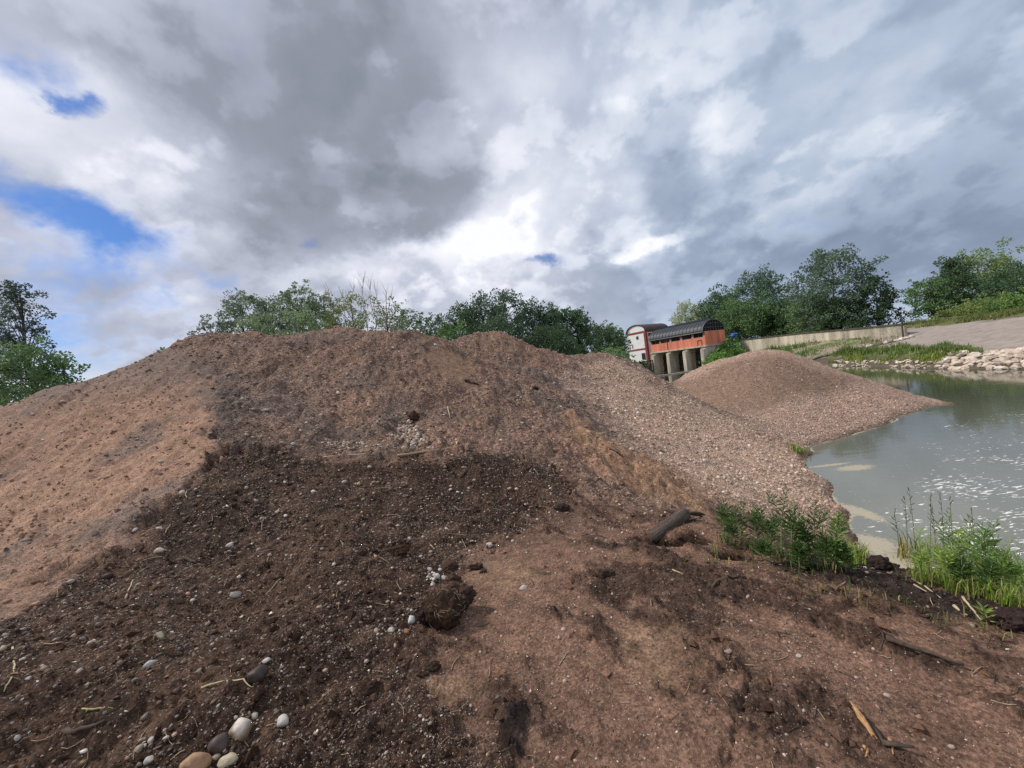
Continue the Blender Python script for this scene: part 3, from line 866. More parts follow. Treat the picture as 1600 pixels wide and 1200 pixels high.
wx = np.concatenate([np.linspace(2, 24, 120), np.linspace(24, 60, 40)[1:]])
wy = np.concatenate([np.linspace(-30, 2, 20), np.linspace(2, 30, 160)[1:], np.linspace(30, 125, 60)[1:]])
WXm, WYm = np.meshgrid(wx, wy)
WX, WY = WXm.ravel(), WYm.ravel()
wl = land(WX, WY)
depth = -wl
f_ = np.clip(1 - depth / 0.09, 0, 1) * (np.hypot(WX, WY) < 24) * sst(fbm(WX, WY, 0.55, 3, 141) + 0.5 * fbm(WX, WY, 2.5, 3, 142), -0.25, 0.35)
_p1, _p2 = _wl(1335, 731), _wl(1295, 727)
for c, a, b in ((_p1, 0.75, 0.32), (_p2, 0.9, 0.14), (_wl(1265, 690), 0.6, 0.22), (_wl(1362, 850), 0.5, 0.55), (_wl(1345, 800), 0.25, 0.8), (_wl(1400, 880), 0.7, 0.4)):
    f_ = np.maximum(f_, 1.0 * np.exp(-(((WX - c[0]) / a) ** 2 + ((WY - c[1]) / b) ** 2) * 1.0))
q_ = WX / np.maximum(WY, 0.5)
glint_mask = sst(q_, 0.55, 1.2) * (1 - sst(WY, 13, 20)) * 0.9 + 0.25 * sst(q_, 0.55, 0.8) * (1 - sst(WY, 8, 12))
murk = np.clip(1 - (WY - 5) / 17, 0.0, 1)
nwx, nwy = len(wx), len(wy)
a_ = np.arange(nwx - 1)[None, :] + nwx * np.arange(nwy - 1)[:, None]
WF = np.stack([a_, a_ + 1, a_ + 1 + nwx, a_ + nwx], -1).reshape(-1, 4)
tag(link('water', mesh_np('water', np.stack([WX, WY, np.zeros(len(WX))], 1), WF, water_material(), True, None, {'foam': f_, 'painted_glint': glint_mask, 'murk': murk})),
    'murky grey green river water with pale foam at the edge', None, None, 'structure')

# ------------------------------------------------------------------ loose gravel (joined meshes of real pebbles)
OCT_V = np.array([(1, 0, 0), (-1, 0, 0), (0, 1, 0), (0, -1, 0), (0, 0, 1), (0, 0, -1)], float)
OCT_F = np.array([(0, 2, 4), (2, 1, 4), (1, 3, 4), (3, 0, 4), (2, 0, 5), (1, 2, 5), (3, 1, 5), (0, 3, 5)])
_ph = (1 + 5 ** 0.5) / 2
ICO_V = np.array([(-1, _ph, 0), (1, _ph, 0), (-1, -_ph, 0), (1, -_ph, 0), (0, -1, _ph), (0, 1, _ph), (0, -1, -_ph), (0, 1, -_ph), (_ph, 0, -1), (_ph, 0, 1), (-_ph, 0, -1), (-_ph, 0, 1)]) / math.hypot(1, _ph)
ICO_F = np.array([(0, 11, 5), (0, 5, 1), (0, 1, 7), (0, 7, 10), (0, 10, 11), (1, 5, 9), (5, 11, 4), (11, 10, 2), (10, 7, 6), (7, 1, 8), (3, 9, 4), (3, 4, 2), (3, 2, 6), (3, 6, 8), (3, 8, 9), (4, 9, 5), (2, 4, 11), (6, 2, 10), (8, 6, 7), (9, 8, 1)])


def rand_rot(n, flat=0.5):
    """Random spin about z plus a limited tilt: pebbles lie on their broad side."""
    a = rng.uniform(0, 2 * math.pi, n); t = rng.normal(0, flat, n); b = rng.uniform(0, 2 * math.pi, n)
    ca, sa, ct, st, cb, sb = np.cos(a), np.sin(a), np.cos(t), np.sin(t), np.cos(b), np.sin(b)
    Z = np.zeros(n); O = np.ones(n)
    Ra = np.stack([ca, -sa, Z, sa, ca, Z, Z, Z, O], 1).reshape(n, 3, 3)
    Rb = np.stack([cb, -sb, Z, sb, cb, Z, Z, Z, O], 1).reshape(n, 3, 3)
    Rt = np.stack([O, Z, Z, Z, ct, -st, Z, st, ct], 1).reshape(n, 3, 3)
    return Rb @ Rt @ Ra


def pebbles(name, pos, size, col, mat, shape, label, jag=0.26, smooth=None):
    n = len(pos)
    if not n: return
    bv, bf = (OCT_V, OCT_F) if shape == 'oct' else (ICO_V, ICO_F)
    k = len(bv)
    v = bv[None] * (1 + rng.uniform(-jag, jag, (n, k, 1)))
    ax = np.stack([rng.uniform(0.8, 1.35, n), rng.uniform(0.65, 1.0, n), rng.uniform(0.45, 0.8, n)], 1)
    v = v * ax[:, None] * size[:, None, None]
    v = np.einsum('nij,nkj->nki', rand_rot(n), v) + pos[:, None]
    F = bf[None] + (np.arange(n) * k)[:, None, None]
    o = link(name, mesh_np(name, v.reshape(-1, 3), F.reshape(-1, 3), mat, (shape != 'oct') if smooth is None else smooth, np.repeat(col, k, 0)))
    return tag(o, label, None, None, 'stuff')


PAL = np.array([srgb(*c) for c in ((206, 196, 182), (186, 172, 156), (168, 150, 134), (150, 128, 112), (132, 112, 100), (176, 140, 118), (120, 108, 102), (196, 168, 146), (96, 84, 78), (226, 220, 210))])
PAL_W = {'dark': [.12, .14, .14, .13, .10, .12, .08, .10, .04, .04], 'heap': [.06, .10, .14, .17, .16, .12, .10, .07, .06, .02], 'light': [.13, .17, .17, .12, .08, .13, .05, .13, .01, .01],
         'flat': [.12, .12, .12, .14, .14, .10, .10, .06, .06, .04]}


def scatter(n):
    t = R(1) * rng.uniform(-58, 58, n)
    r = np.exp(rng.uniform(math.log(1.25), math.log(27), n))
    x, y = r * np.sin(t), r * np.cos(t)
    return x, y, r


x, y, r = scatter(560000)
hs = land(x, y)
keep = (hs > 0.0)
x, y, r = x[keep], y[keep], r[keep]
z = zones_fast(x, y)
clump = fbm(x, y, 1.6, 4, 101, 0.6)
dn = 0.16 + 0.25 * z['mound'] * (1 - z['sand'])
dn = dn * (1 - z['sand']) + 0.03 * z['sand']
dn = dn * (1 - z['dark']) + 0.55 * z['dark']
lw = np.maximum(z['light'], z['mound2'] * (1 - 0.7 * z['brown2']))
dn = dn * (1 - lw) + 0.85 * lw
dn = dn * (1 - 0.93 * z['tan']) * (1 - 0.6 * z['orange']) * (1 - z['black'])
dn = np.maximum(dn, 0.9 * z['shelf']) * np.clip(0.75 + 0.9 * clump, 0.1, 1.6)
keep = rng.uniform(0, 1, len(x)) < dn
x, y, r = x[keep], y[keep], r[keep]
z = {k: q[keep] for k, q in z.items()}; lw = lw[keep]
h = land(x, y)
keep = h > 0.0
x, y, r, h, lw = x[keep], y[keep], r[keep], h[keep], lw[keep]; z = {k: q[keep] for k, q in z.items()}
n = len(x)
kpx = np.minimum(0.75 * rng.pareto(3.1, n) + 0.66, 3.4 + 1.5 * rng.uniform(0, 1, n) ** 8)
size = np.clip(r / FPX * kpx, 0.0022, 0.055 + 0.02 * z['shelf'])
which = np.where(z['dark'] > 0.5, 0, np.where(lw > 0.5, 2, np.where(z['mound'] + z['mound2'] > 0.5, 1, 3)))
pc = np.zeros((n, 3))
for wi, nm in enumerate(('dark', 'heap', 'light', 'flat')):
    j = np.nonzero(which == wi)[0]
    pc[j] = PAL[rng.choice(len(PAL), len(j), p=np.array(PAL_W[nm]) / sum(PAL_W[nm]))]
base_c, _ = land_colour(x, y, h)
dusty = np.where(rng.uniform(0, 1, n) < 0.70, rng.uniform(0.5, 1.0, n), rng.uniform(0.0, 0.3, n))[:, None]  # how much soil clings to each pebble
dusty = np.where((which == 0)[:, None], np.where(dusty > 0.4, np.sqrt(dusty), dusty), np.where((which == 2)[:, None], dusty * 0.7, dusty))
pc = (pc * (1 - dusty) + base_c * 1.25 * dusty) * rng.uniform(0.6, 1.25, n)[:, None]
pos = np.stack([x, y, h + size * 0.10], 1)
big = size > r / FPX * 1.9
heapm = (z['mound'] > 0.5) & (z['mound2'] < 0.5)
spit = z['mound2'] >= 0.5
for nm, msk, lb in (('gravel', heapm, 'loose gravel covering the large heap'), ('gravel', spit, 'loose pinkish gravel on the heap in the river'), ('pebbles', ~(heapm | spit), 'small pebbles strewn over the dark soil in front')):
    a = np.nonzero(msk & ~big)[0]; b = np.nonzero(msk & big)[0]
    o = pebbles(nm, pos[a], size[a], pc[a], M_PEBBLE, 'oct', lb + ', the fine part')
    o2 = pebbles(nm, pos[b], size[b], pc[b], M_PEBBLE, 'ico', lb + ', the coarser part')
print('pebbles', n, 'coarse', int(big.sum()))

def pebble_patch(pts, nn, px_lo, px_hi, label, pal=(0, 1, 2, 3, 5, 7, 9), stack=0.0):
    pl = np.array(pts, float); P_, S_, C_ = [], [], []
    while len(P_) < nn:
        w = rng.dirichlet(np.ones(len(pl))); q = w @ pl
        p = hit(q[0], q[1], land); u = float(np.dot(p - EYE, CF)) / FPX; sz = rng.uniform(px_lo, px_hi) * u / 2
        P_.append((p[0], p[1], float(land(p[0], p[1])[0]) + sz * 0.3 + stack * rng.uniform(0, 1) * u)); S_.append(sz); C_.append(PAL[rng.choice(pal)] * rng.uniform(0.65, 1.05))
    pebbles('pebbles', np.array(P_), np.array(S_), np.array(C_), M_PEBBLE, 'ico', label, 0.32)


pebble_patch([(600, 655), (645, 648), (685, 690), (690, 704), (640, 706), (610, 690)], 260, 3, 8, 'run of pale tan pebbles fallen on to the shelf', (0, 1, 2, 5, 7, 3))
pebble_patch([(490, 690), (560, 690), (640, 700), (520, 712)], 110, 2.5, 6, 'pale pebbles along the left of the shelf', (0, 1, 2, 5, 7, 3, 4))
pebble_patch([(655, 885), (700, 888), (705, 912), (670, 918), (660, 905)], 30, 2, 7, 'small heap of whitish pebbles above the root clump', (0, 9, 1, 0, 6))
pebble_patch([(600, 960), (640, 950), (645, 1000), (600, 1000), (560, 980)], 20, 2, 6, 'pebbles beside the bright white stone', (0, 2, 1, 3, 6))
pebble_patch([(360, 1108), (410, 1106), (450, 1140), (380, 1150)], 20, 3, 7, 'pebbles round the mottled tan stone', (0, 2, 1, 3, 6, 5))
pebble_patch([(200, 1140), (290, 1110), (300, 1180), (190, 1195)], 24, 3, 9, 'pebbles left of the large orange stone', (0, 2, 1, 3, 6, 5, 4))
# crumbs of soil
x, y, r = scatter(125000)
z = zones_fast(x, y)
cl = fbm(x, y, 2.4, 4, 111, 0.6)
dn = (0.10 + 0.45 * z['streak'] * (1 - z['mound'])) * (1 - z['mound2'])
dn = dn * (1 - z['sand']) + 0.30 * z['sand']
dn = dn * (1 - z['dark']) + 0.45 * z['dark']
dn = np.maximum(dn, 0.8 * z['edge']) * (1 - 0.9 * z['tan']) * (1 - 0.9 * z['light']) * np.clip(0.7 + 1.2 * cl, 0.02, 1.8)
h = land(x, y)
keep = (rng.uniform(0, 1, len(x)) < dn) & (h > 0.05)
x, y, r, h = x[keep], y[keep], r[keep], h[keep]
c_, _ = land_colour(x, y, h)
n = len(x)
size = np.clip(r / FPX * (0.8 + 0.9 * rng.pareto(2.3, n)), 0.003, 0.035)
c_ = c_ * rng.uniform(0.65, 1.05, n)[:, None]
pebbles('soil_crumbs', np.stack([x, y, h + size * 0.15], 1), size, c_, M_CRUMB, 'oct', 'dark crumbs of soil lying over sand and heap', 0.5)
print('crumbs', n)

# ------------------------------------------------------------------ single stones one can pick out
def ico_sphere(sub):
    V = [tuple(v) for v in ICO_V]; F = [tuple(f) for f in ICO_F]
    for _ in range(sub):
        mid = {}; NF = []
        def mp(a, b):
            k = (min(a, b), max(a, b))
            if k not in mid:
                p = np.array(V[a]) + np.array(V[b]); V.append(tuple(p / np.linalg.norm(p))); mid[k] = len(V) - 1
            return mid[k]
        for a, b, c in F:
            ab, bc, ca = mp(a, b), mp(b, c), mp(c, a)
            NF += [(a, ab, ca), (b, bc, ab), (c, ca, bc), (ab, bc, ca)]
        F = NF
    return np.array(V), np.array(F)


SPH2 = ico_sphere(2); SPH3 = ico_sphere(3)


def lumpy(sub, seed, amp, freq=1.3, rough=0.0):
    V, F = sub
    rs = np.random.default_rng(seed)
    d = np.zeros(len(V))
    for k in range(7):
        w = rs.normal(0, freq * (1 + k * 0.5), 3); d += np.cos(V @ w + rs.uniform(0, 6.28)) / (1 + k * 0.7)
    d = d / 2.2
    v = V * (1 + amp * d)[:, None]
    if rough: v = v * (1 + rough * rs.normal(0, 1, (len(V), 1)))
    return v, F


SPH4 = ico_sphere(4)


def earthy(sub, seed, amp, freq=1.6):
    """A clod: rounded body broken up by crumbs at several sizes."""
    V, F = sub
    rs = np.random.default_rng(seed); o = rs.uniform(0, 50, 6)
    d = np.zeros(len(V)); a, f = 1.0, freq
    for k in range(5):
        q = V * f
        e = (vnoise(q[:, 0] + o[0], q[:, 1] + o[1], seed + k) + vnoise(q[:, 1] + o[2], q[:, 2] + o[3], seed + k + 9) + vnoise(q[:, 2] + o[4], q[:, 0] + o[5], seed + k + 18)) / 3 * 2 - 1
        d += a * e; a *= 0.62; f *= 2.1
    return V * (1 + amp * 1.5 * d)[:, None], F


def basis(px, py):
    """Ground directions that run across and away at a place, for laying things as the photograph shows them."""
    return np.array([1.0, 0, 0]), np.array([0, 1.0, 0])


def stone(px, py, w, hgt, col, label, rot=0.0, name='river_stone', cat='stone', amp=0.22, mat=None, sub=None, top=None, rough=0.0, group='single stones lying on the heap and the ground', flat=0.75):
    p = hit(px, py + hgt * 0.25, land)
    dist = float(np.dot(p - EYE, CF))
    a, b = w * dist / FPX / 2, hgt * dist / FPX / 2
    v, F = lumpy(sub or SPH2, int(px * 7 + py), amp, 1.5, rough) if mat is None else earthy(SPH4 if w > 16 else SPH3, int(px * 7 + py), 0.42)
    if mat is None:
        rs = np.random.default_rng(int(px * 3 + py))
        for _ in range(7):
            nn = rs.normal(0, 1, 3); nn /= np.linalg.norm(nn); k = rs.uniform(0.62, 0.95)
            v = v - np.maximum(v @ nn - k, 0)[:, None] * nn[None] * 0.85
    c, s = math.cos(R(rot)), math.sin(R(rot))
    v = v * np.array([a, max(b, a * 0.55), max(b * 0.95, a * 0.35)])
    v = np.stack([v[:, 0] * c - v[:, 1] * s, v[:, 0] * s + v[:, 1] * c, v[:, 2]], 1)
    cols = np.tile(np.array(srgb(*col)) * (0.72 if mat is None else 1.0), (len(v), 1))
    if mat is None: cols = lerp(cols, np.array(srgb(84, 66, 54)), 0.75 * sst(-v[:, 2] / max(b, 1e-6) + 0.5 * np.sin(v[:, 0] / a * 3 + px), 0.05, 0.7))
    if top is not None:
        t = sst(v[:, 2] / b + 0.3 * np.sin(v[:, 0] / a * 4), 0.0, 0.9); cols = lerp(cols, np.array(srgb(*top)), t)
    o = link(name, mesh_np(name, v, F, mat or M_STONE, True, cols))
    o.location = (p[0], p[1], land1(p[0], p[1]) + b * (0.10 if mat is None else 0.25))
    return tag(o, label, cat, group)


STONES = [
    (305, 1186, 46, 36, (186, 146, 110), 'large smooth orange tan stone cut by the bottom edge of the picture', 20),
    (357, 1185, 30, 24, (206, 190, 160), 'cream oval stone just beside the large orange tan stone', 10),
    (375, 1134, 32, 34, (150, 128, 100), 'mottled tan stone with a whitish top above the cream oval stone', 40),
    (342, 1158, 26, 28, (92, 78, 72), 'dark grey brown stone tucked against the mottled tan stone', 60),
    (441, 1124, 16, 22, (214, 206, 196), 'white upright pebble alone to the side of the mottled stone', 70),
    (398, 1116, 10, 12, (196, 182, 168), 'small pale pebble touching the back of the mottled stone', 50),
    (368, 1120, 10, 7, (186, 172, 156), 'tiny flat pale pebble behind the mottled stone', 0),
    (338, 1181, 14, 10, (176, 156, 134), 'small tan pebble wedged between orange and cream stones', 20),
    (249, 858, 16, 11, (190, 178, 160), 'pale stone near the upper rim of the dark soil beside the sand', 15),
    (360, 850, 12, 9, (196, 186, 174), 'rounded pale pebble in the dark soil just below the slope', 0),
    (368, 927, 18, 13, (158, 148, 140), 'grey domed stone with dark hollow below it', 0),
    (236, 1035, 21, 12, (186, 178, 176), 'flat light grey stone tilted in the dark soil', 25),
    (250, 992, 11, 20, (140, 132, 100), 'narrow olive yellow stone standing in dark soil', 65),
    (416, 1031, 13, 9, (206, 198, 190), 'white oval pebble above a dark clod', 0),
    (403, 1050, 34, 24, (70, 56, 50), 'dark brown lump of soil under the white oval pebble', 0),
    (124, 1047, 9, 11, (204, 194, 184), 'small white angular pebble on the dark soil, far left middle', 50),
    (44, 1059, 12, 8, (178, 166, 154), 'beige pebble near the curved straw at the left edge', 0),
    (37, 982, 11, 8, (168, 158, 150), 'grey pebble below the sand edge at the far left', 20),
    (218, 1168, 13, 14, (164, 150, 130), 'grey tan pebble low in the dark corner, above two white pebbles', 30),
    (233, 1186, 14, 10, (208, 200, 190), 'white pebble at the bottom edge, left of the orange stone', 0),
    (237, 1155, 10, 9, (198, 188, 178), 'pale round pebble in the group left of the orange stone', 0),
    (27, 1152, 9, 10, (192, 180, 168), 'pale pebble in the bottom corner at the left', 60),
    (130, 1190, 12, 9, (140, 116, 84), 'brownish yellow pebble near the bottom left edge', 0),
    (643, 966, 14, 15, (232, 228, 222), 'bright white stone touching the root clump', 45),
    (635, 985, 8, 11, (176, 118, 88), 'orange pebble just under the bright white stone', 70),
    (611, 983, 11, 9, (210, 200, 188), 'whitish pebble a little way left of the orange pebble', 0),
    (588, 984, 8, 8, (196, 184, 170), 'small pale pebble left of the whitish pebble', 0),
    (681, 899, 15, 12, (224, 218, 208), 'largest white pebble of the small white heap above the root clump', 0),
    (694, 902, 10, 9, (214, 206, 196), 'white pebble at the right end of the small white heap', 0),
    (672, 889, 9, 8, (206, 196, 186), 'white pebble at the back of the small white heap', 0),
    (688, 889, 8, 7, (200, 192, 184), 'little white pebble at the back right of the small white heap', 0),
    (676, 912, 9, 8, (204, 194, 180), 'white pebble at the front of the small white heap', 0),
    (818, 917, 14, 8, (222, 214, 206), 'white flat pebble lying alone on reddish sand right of the tan patch', 20),
    (765, 850, 12, 9, (208, 200, 190), 'white pebble above the tan sand patch', 0),
    (1248, 1024, 10, 7, (206, 196, 184), 'white pebble on the reddish sand left of the long stick', 0),
    (1138, 1016, 14, 7, (178, 158, 146), 'flat pinkish pebble among dark streaks of soil', 15),
    (880, 982, 8, 7, (200, 190, 180), 'small white pebble on the sand right of the root clump', 0),
    (987, 701, 9, 8, (206, 190, 174), 'single pale stone on the bare sandy side of the heap', 0),
    (632, 699, 11, 9, (196, 168, 136), 'tan stone at the foot of the pebble run on the shelf', 0),
    (661, 694, 17, 14, (150, 116, 98), 'round reddish stone at the foot of the pebble run on the shelf', 0),
    (645, 700, 12, 7, (124, 100, 86), 'flat brown stone between the tan and the reddish stone on the shelf', 0),
    (457, 693, 9, 7, (206, 200, 192), 'white chip on the left end of the shelf', 30),
    (415, 640, 7, 6, (214, 204, 192), 'white stone high on the heap beside the dark band', 0),
]
for s in STONES: stone(*s[:7], top=(214, 202, 186) if 'whitish top' in s[5] else None)
CLODS = [
    (620, 858, 34, 15, (76, 58, 48), 'long dark clod lying across the scoop', 15), (705, 886, 22, 15, (74, 58, 50), 'dark clod behind the small white heap', 0),
    (743, 885, 19, 14, (66, 54, 48), 'round dark clod at the edge of the tan sand patch', 0), (710, 904, 22, 18, (84, 66, 58), 'brown clod right of the small white heap', 0),
    (755, 893, 10, 7, (66, 52, 46), 'tiny dark clod beside the round dark clod', 0), (878, 792, 19, 14, (64, 54, 52), 'grey dark clod at the right end of the scoop', 0),
    (676, 1041, 22, 14, (62, 50, 44), 'dark clod in front of the root clump', 0), (660, 1052, 16, 10, (64, 50, 44), 'smaller dark clod touching the one in front of the root clump', 0),
    (648, 650, 12, 16, (66, 50, 44), 'dark clod at the top of the pebble run', 60), (945, 894, 20, 14, (70, 58, 52), 'dark clod alone on the streaked ground right of the tan patch', 0),
    (836, 606, 9, 8, (62, 50, 46), 'dark clod halfway up the middle of the heap', 0), (1375, 884, 60, 26, (60, 48, 44), 'black soil hump between the two patches of weeds', 0),
    (1582, 965, 70, 34, (58, 46, 44), 'black soil hump below the grass at the right edge', 0), (574, 1074, 30, 18, (64, 50, 44), 'dark clod by the lower rim of the dark soil', 0),
]
for s in CLODS: stone(*s[:7], name='soil_clod', cat='clod', amp=0.25, mat=M_CRUMB, sub=SPH3, rough=0.03, group='clods of dark soil')


# ------------------------------------------------------------------ twigs, log, roots
def lay(pxs, hgt=0.0):
    out = []
    for px, py in pxs:
        p = hit(px, py, land); out.append((p[0], p[1], land1(p[0], p[1]) + hgt))
    return out


def twig(pxs, wpx, mat, label, name='twig', cat='twig', n=6, taper=0.45, fork=None):
    m = len(pxs)
    p0 = hit(*pxs[m // 2], land)
    rad = wpx * float(np.dot(p0 - EYE, CF)) / FPX / 2
    pts = [Vector(q) for q in lay(pxs, rad * 0.6)]
    if label.startswith('long straight'):
        lift = max(q.z - pts[0].lerp(pts[-1], k / (m - 1)).z for k, q in enumerate(pts))
        pts = [pts[0].lerp(pts[-1], k / (m - 1)) + Vector((0, 0, lift * 1.1 + rad * 0.4)) for k in range(m)]
    fine = []
    for a, b in zip(pts[:-1], pts[1:]):
        for k in range(3): fine.append(a.lerp(b, k / 3) + Vector([random.uniform(-1, 1) * rad * (0.15 if label.startswith('long straight') else 0.6) for _ in range(3)]))
    fine.append(pts[-1])
    mean = sum((q for q in fine), Vector()) / len(fine)
    rads = [rad * (1 - (1 - taper) * k / (len(fine) - 1)) for k in range(len(fine))]
    mb = MB().tube([q - mean for q in fine], rads, n)
    if fork:
        mb.tube([fine[len(fine) // 2] - mean, Vector(lay([fork], rad)[0]) - mean], [rad * 0.7, rad * 0.3], n)
    o = mb.build(name, mat, None, True)
    o.location = mean
    return tag(o, label, cat, 'twigs and straws on the ground')


TW_ = [
    ([(1385, 1003), (1430, 1020), (1470, 1034), (1506, 1046)], 9, M_TWIG, 'long straight dark stick on the reddish sand at the right', 'stick'),
    ([(20, 1012), (23, 1040), (18, 1062), (6, 1082)], 3.5, M_STRAW, 'pale curved straw at the left edge of the dark soil'),
    ([(315, 1075), (345, 1066), (380, 1063), (394, 1075)], 3.2, M_STRAW, 'pale bent straw left of the dark soil lump', 'straw'),
    ([(130, 1109), (155, 1108), (177, 1108)], 3.5, M_GREENSTRAW, 'short yellow green straw on the dark soil', 'straw'),
    ([(197, 936), (203, 920), (208, 907)], 3.0, M_STRAW, 'short pale straw standing near the upper rim of the dark soil', 'straw'),
    ([(100, 1147), (130, 1138), (163, 1128)], 9, M_TWIG, 'dark short stick in the dark soil below the green straw', 'stick'),
    ([(275, 876), (300, 877), (322, 886)], 7, M_TWIG, 'dark bent root piece near the pale stone', 'root'),
    ([(724, 594), (736, 599), (748, 602)], 5, M_TWIG, 'short thick dark stick high on the heap', 'stick'),
    ([(766, 608), (785, 620), (808, 637)], 3.5, M_TWIG, 'long dark twig lying down the heap below the thick stick'),
    ([(700, 636), (703, 655)], 2, M_STRAW, 'thin pale stalk upright on the heap', 'straw'),
    ([(852, 696), (870, 708)], 3, M_TWIG, 'short dark twig low on the heap above the scoop'),
    ([(940, 695), (958, 704), (975, 716)], 3, M_TWIG, 'dark twig on the sandy side of the heap'),
    ([(1112, 917), (1125, 906), (1150, 902), (1165, 903)], 5, M_TWIG, 'dark curved root sticking out of the ground below the weeds', 'root'),
    ([(1050, 890), (1068, 898)], 2.5, M_STRAW, 'pale straw on the ground below the log', 'straw'),
    ([(1425, 905), (1445, 918), (1470, 935)], 3, M_STRAW, 'bent pale stalk on the soil below the grass', 'straw'),
    ([(1428, 915), (1448, 927)], 3, M_STRAW, 'short pale stalk beside the bent pale stalk', 'straw'),
    ([(1492, 950), (1512, 962)], 5, M_STRAW, 'broad pale splinter below the grass at the right', 'straw'),
    ([(1505, 935), (1520, 952), (1533, 970)], 4, M_STRAW, 'long slanting dry stalk below the grass at the right', 'straw'),
    ([(720, 745), (735, 728)], 3, M_TWIG, 'dark twig sticking up in the scoop'),
    ([(640, 952), (660, 951), (676, 950)], 3, M_TWIG, 'thin dark twig lying from the white stone to the root clump'),
    ([(505, 714), (545, 712), (580, 711)], 3, M_ROOT, 'flat pale strip of wood on the left part of the shelf edge', 'wood_strip'),
    ([(622, 713), (665, 706), (700, 701), (742, 698)], 4, M_ROOT, 'long pale strip of wood along the right part of the shelf edge', 'wood_strip'),
    ([(712, 688), (714, 698)], 5, M_STRAW, 'small upright pale peg on the shelf', 'peg'),
]
for t in TW_:
    nm = t[4] if len(t) > 4 else 'twig'
    twig(t[0], t[1], t[2], t[3], nm, nm.replace('_', ' '))


def fibre_tube(mb, a, b, sag, r, n=4):
    a, b = Vector(a), Vector(b)
    mid = (a + b) / 2 + Vector(sag)
    pts = [a.lerp(mid, t).lerp(mid.lerp(b, t), t) for t in (0, .25, .5, .75, 1)]
    mb.tube(pts, [r, r, r * .9, r * .8, r * .4], n)


def root_clump():
    p = hit(694, 985, land); dist = float(np.dot(p - EYE, CF)); u = dist / FPX * 0.86
    root = empty('root_clump', (p[0], p[1] + 25 * u, land1(p[0], p[1])))
    tag(root, 'dark ball of earth and fine roots lying on the sand in the middle foreground', 'root clump')
    v, F = earthy(SPH4, 5, 0.24, 2.6)
    v = v * np.array([34, 34, 32]) * u; v[:, 2] += 24 * u
    cols = lerp(np.tile(np.array(srgb(58, 45, 38)), (len(v), 1)), np.array(srgb(88, 68, 52)), np.exp(-((v[:, 0] - 4 * u) ** 2 + (v[:, 2] - 34 * u) ** 2) / (14 * u) ** 2) * (v[:, 1] < 0))
    link('earth_ball', mesh_np('earth_ball', v, F, M_CRUMB, True, cols), root)
    v, F = earthy(SPH4, 8, 0.34, 2.4)
    v = v * np.array([30, 24, 20]) * u + np.array([16, 34, 26]) * u
    link('earth_ball', mesh_np('earth_ball', v, F, M_CRUMB, True, np.tile(np.array(srgb(72, 56, 50)), (len(v), 1))), root)
    v, F = earthy(SPH4, 9, 0.34, 2.2)
    v = v * np.array([16, 16, 20]) * u + np.array([-34, 2, 12]) * u
    link('earth_ball', mesh_np('earth_ball', v, F, M_CRUMB, True, np.tile(np.array(srgb(56, 44, 42)), (len(v), 1))), root)
    rs = random.Random(3)
    mb = MB()
    for k in range(30):
        a = rs.uniform(-2.8, 0.6); el = rs.uniform(0.0, 1.2)
        d1 = Vector((math.cos(a) * math.cos(el), math.sin(a) * math.cos(el), math.sin(el)))
        a2 = a + rs.uniform(-0.9, 0.9); el2 = el + rs.uniform(-0.8, 0.5)
        d2 = Vector((math.cos(a2) * math.cos(el2), math.sin(a2) * math.cos(el2), math.sin(el2)))
        c = Vector((0, 0, 24 * u))
        fibre_tube(mb, c + d1 * 33 * u, c + d2 * 38 * u, (d1 + d2) * 5 * u, rs.uniform(0.3, 0.55) * u)
    mb.build('root_fibres', M_ROOT, root, True)
    mb = MB()
    for k in range(5):
        x0 = -20 - k * 7
        fibre_tube(mb, (x0 * u, -6 * u, 4 * u), ((x0 + 14) * u, -4 * u, (24 + 5 * (k % 2)) * u), (0, -3 * u, 3 * u), 2.6 * u, 6)
    mb.build('root_stubs', M_TWIG, root, True)


root_clump()


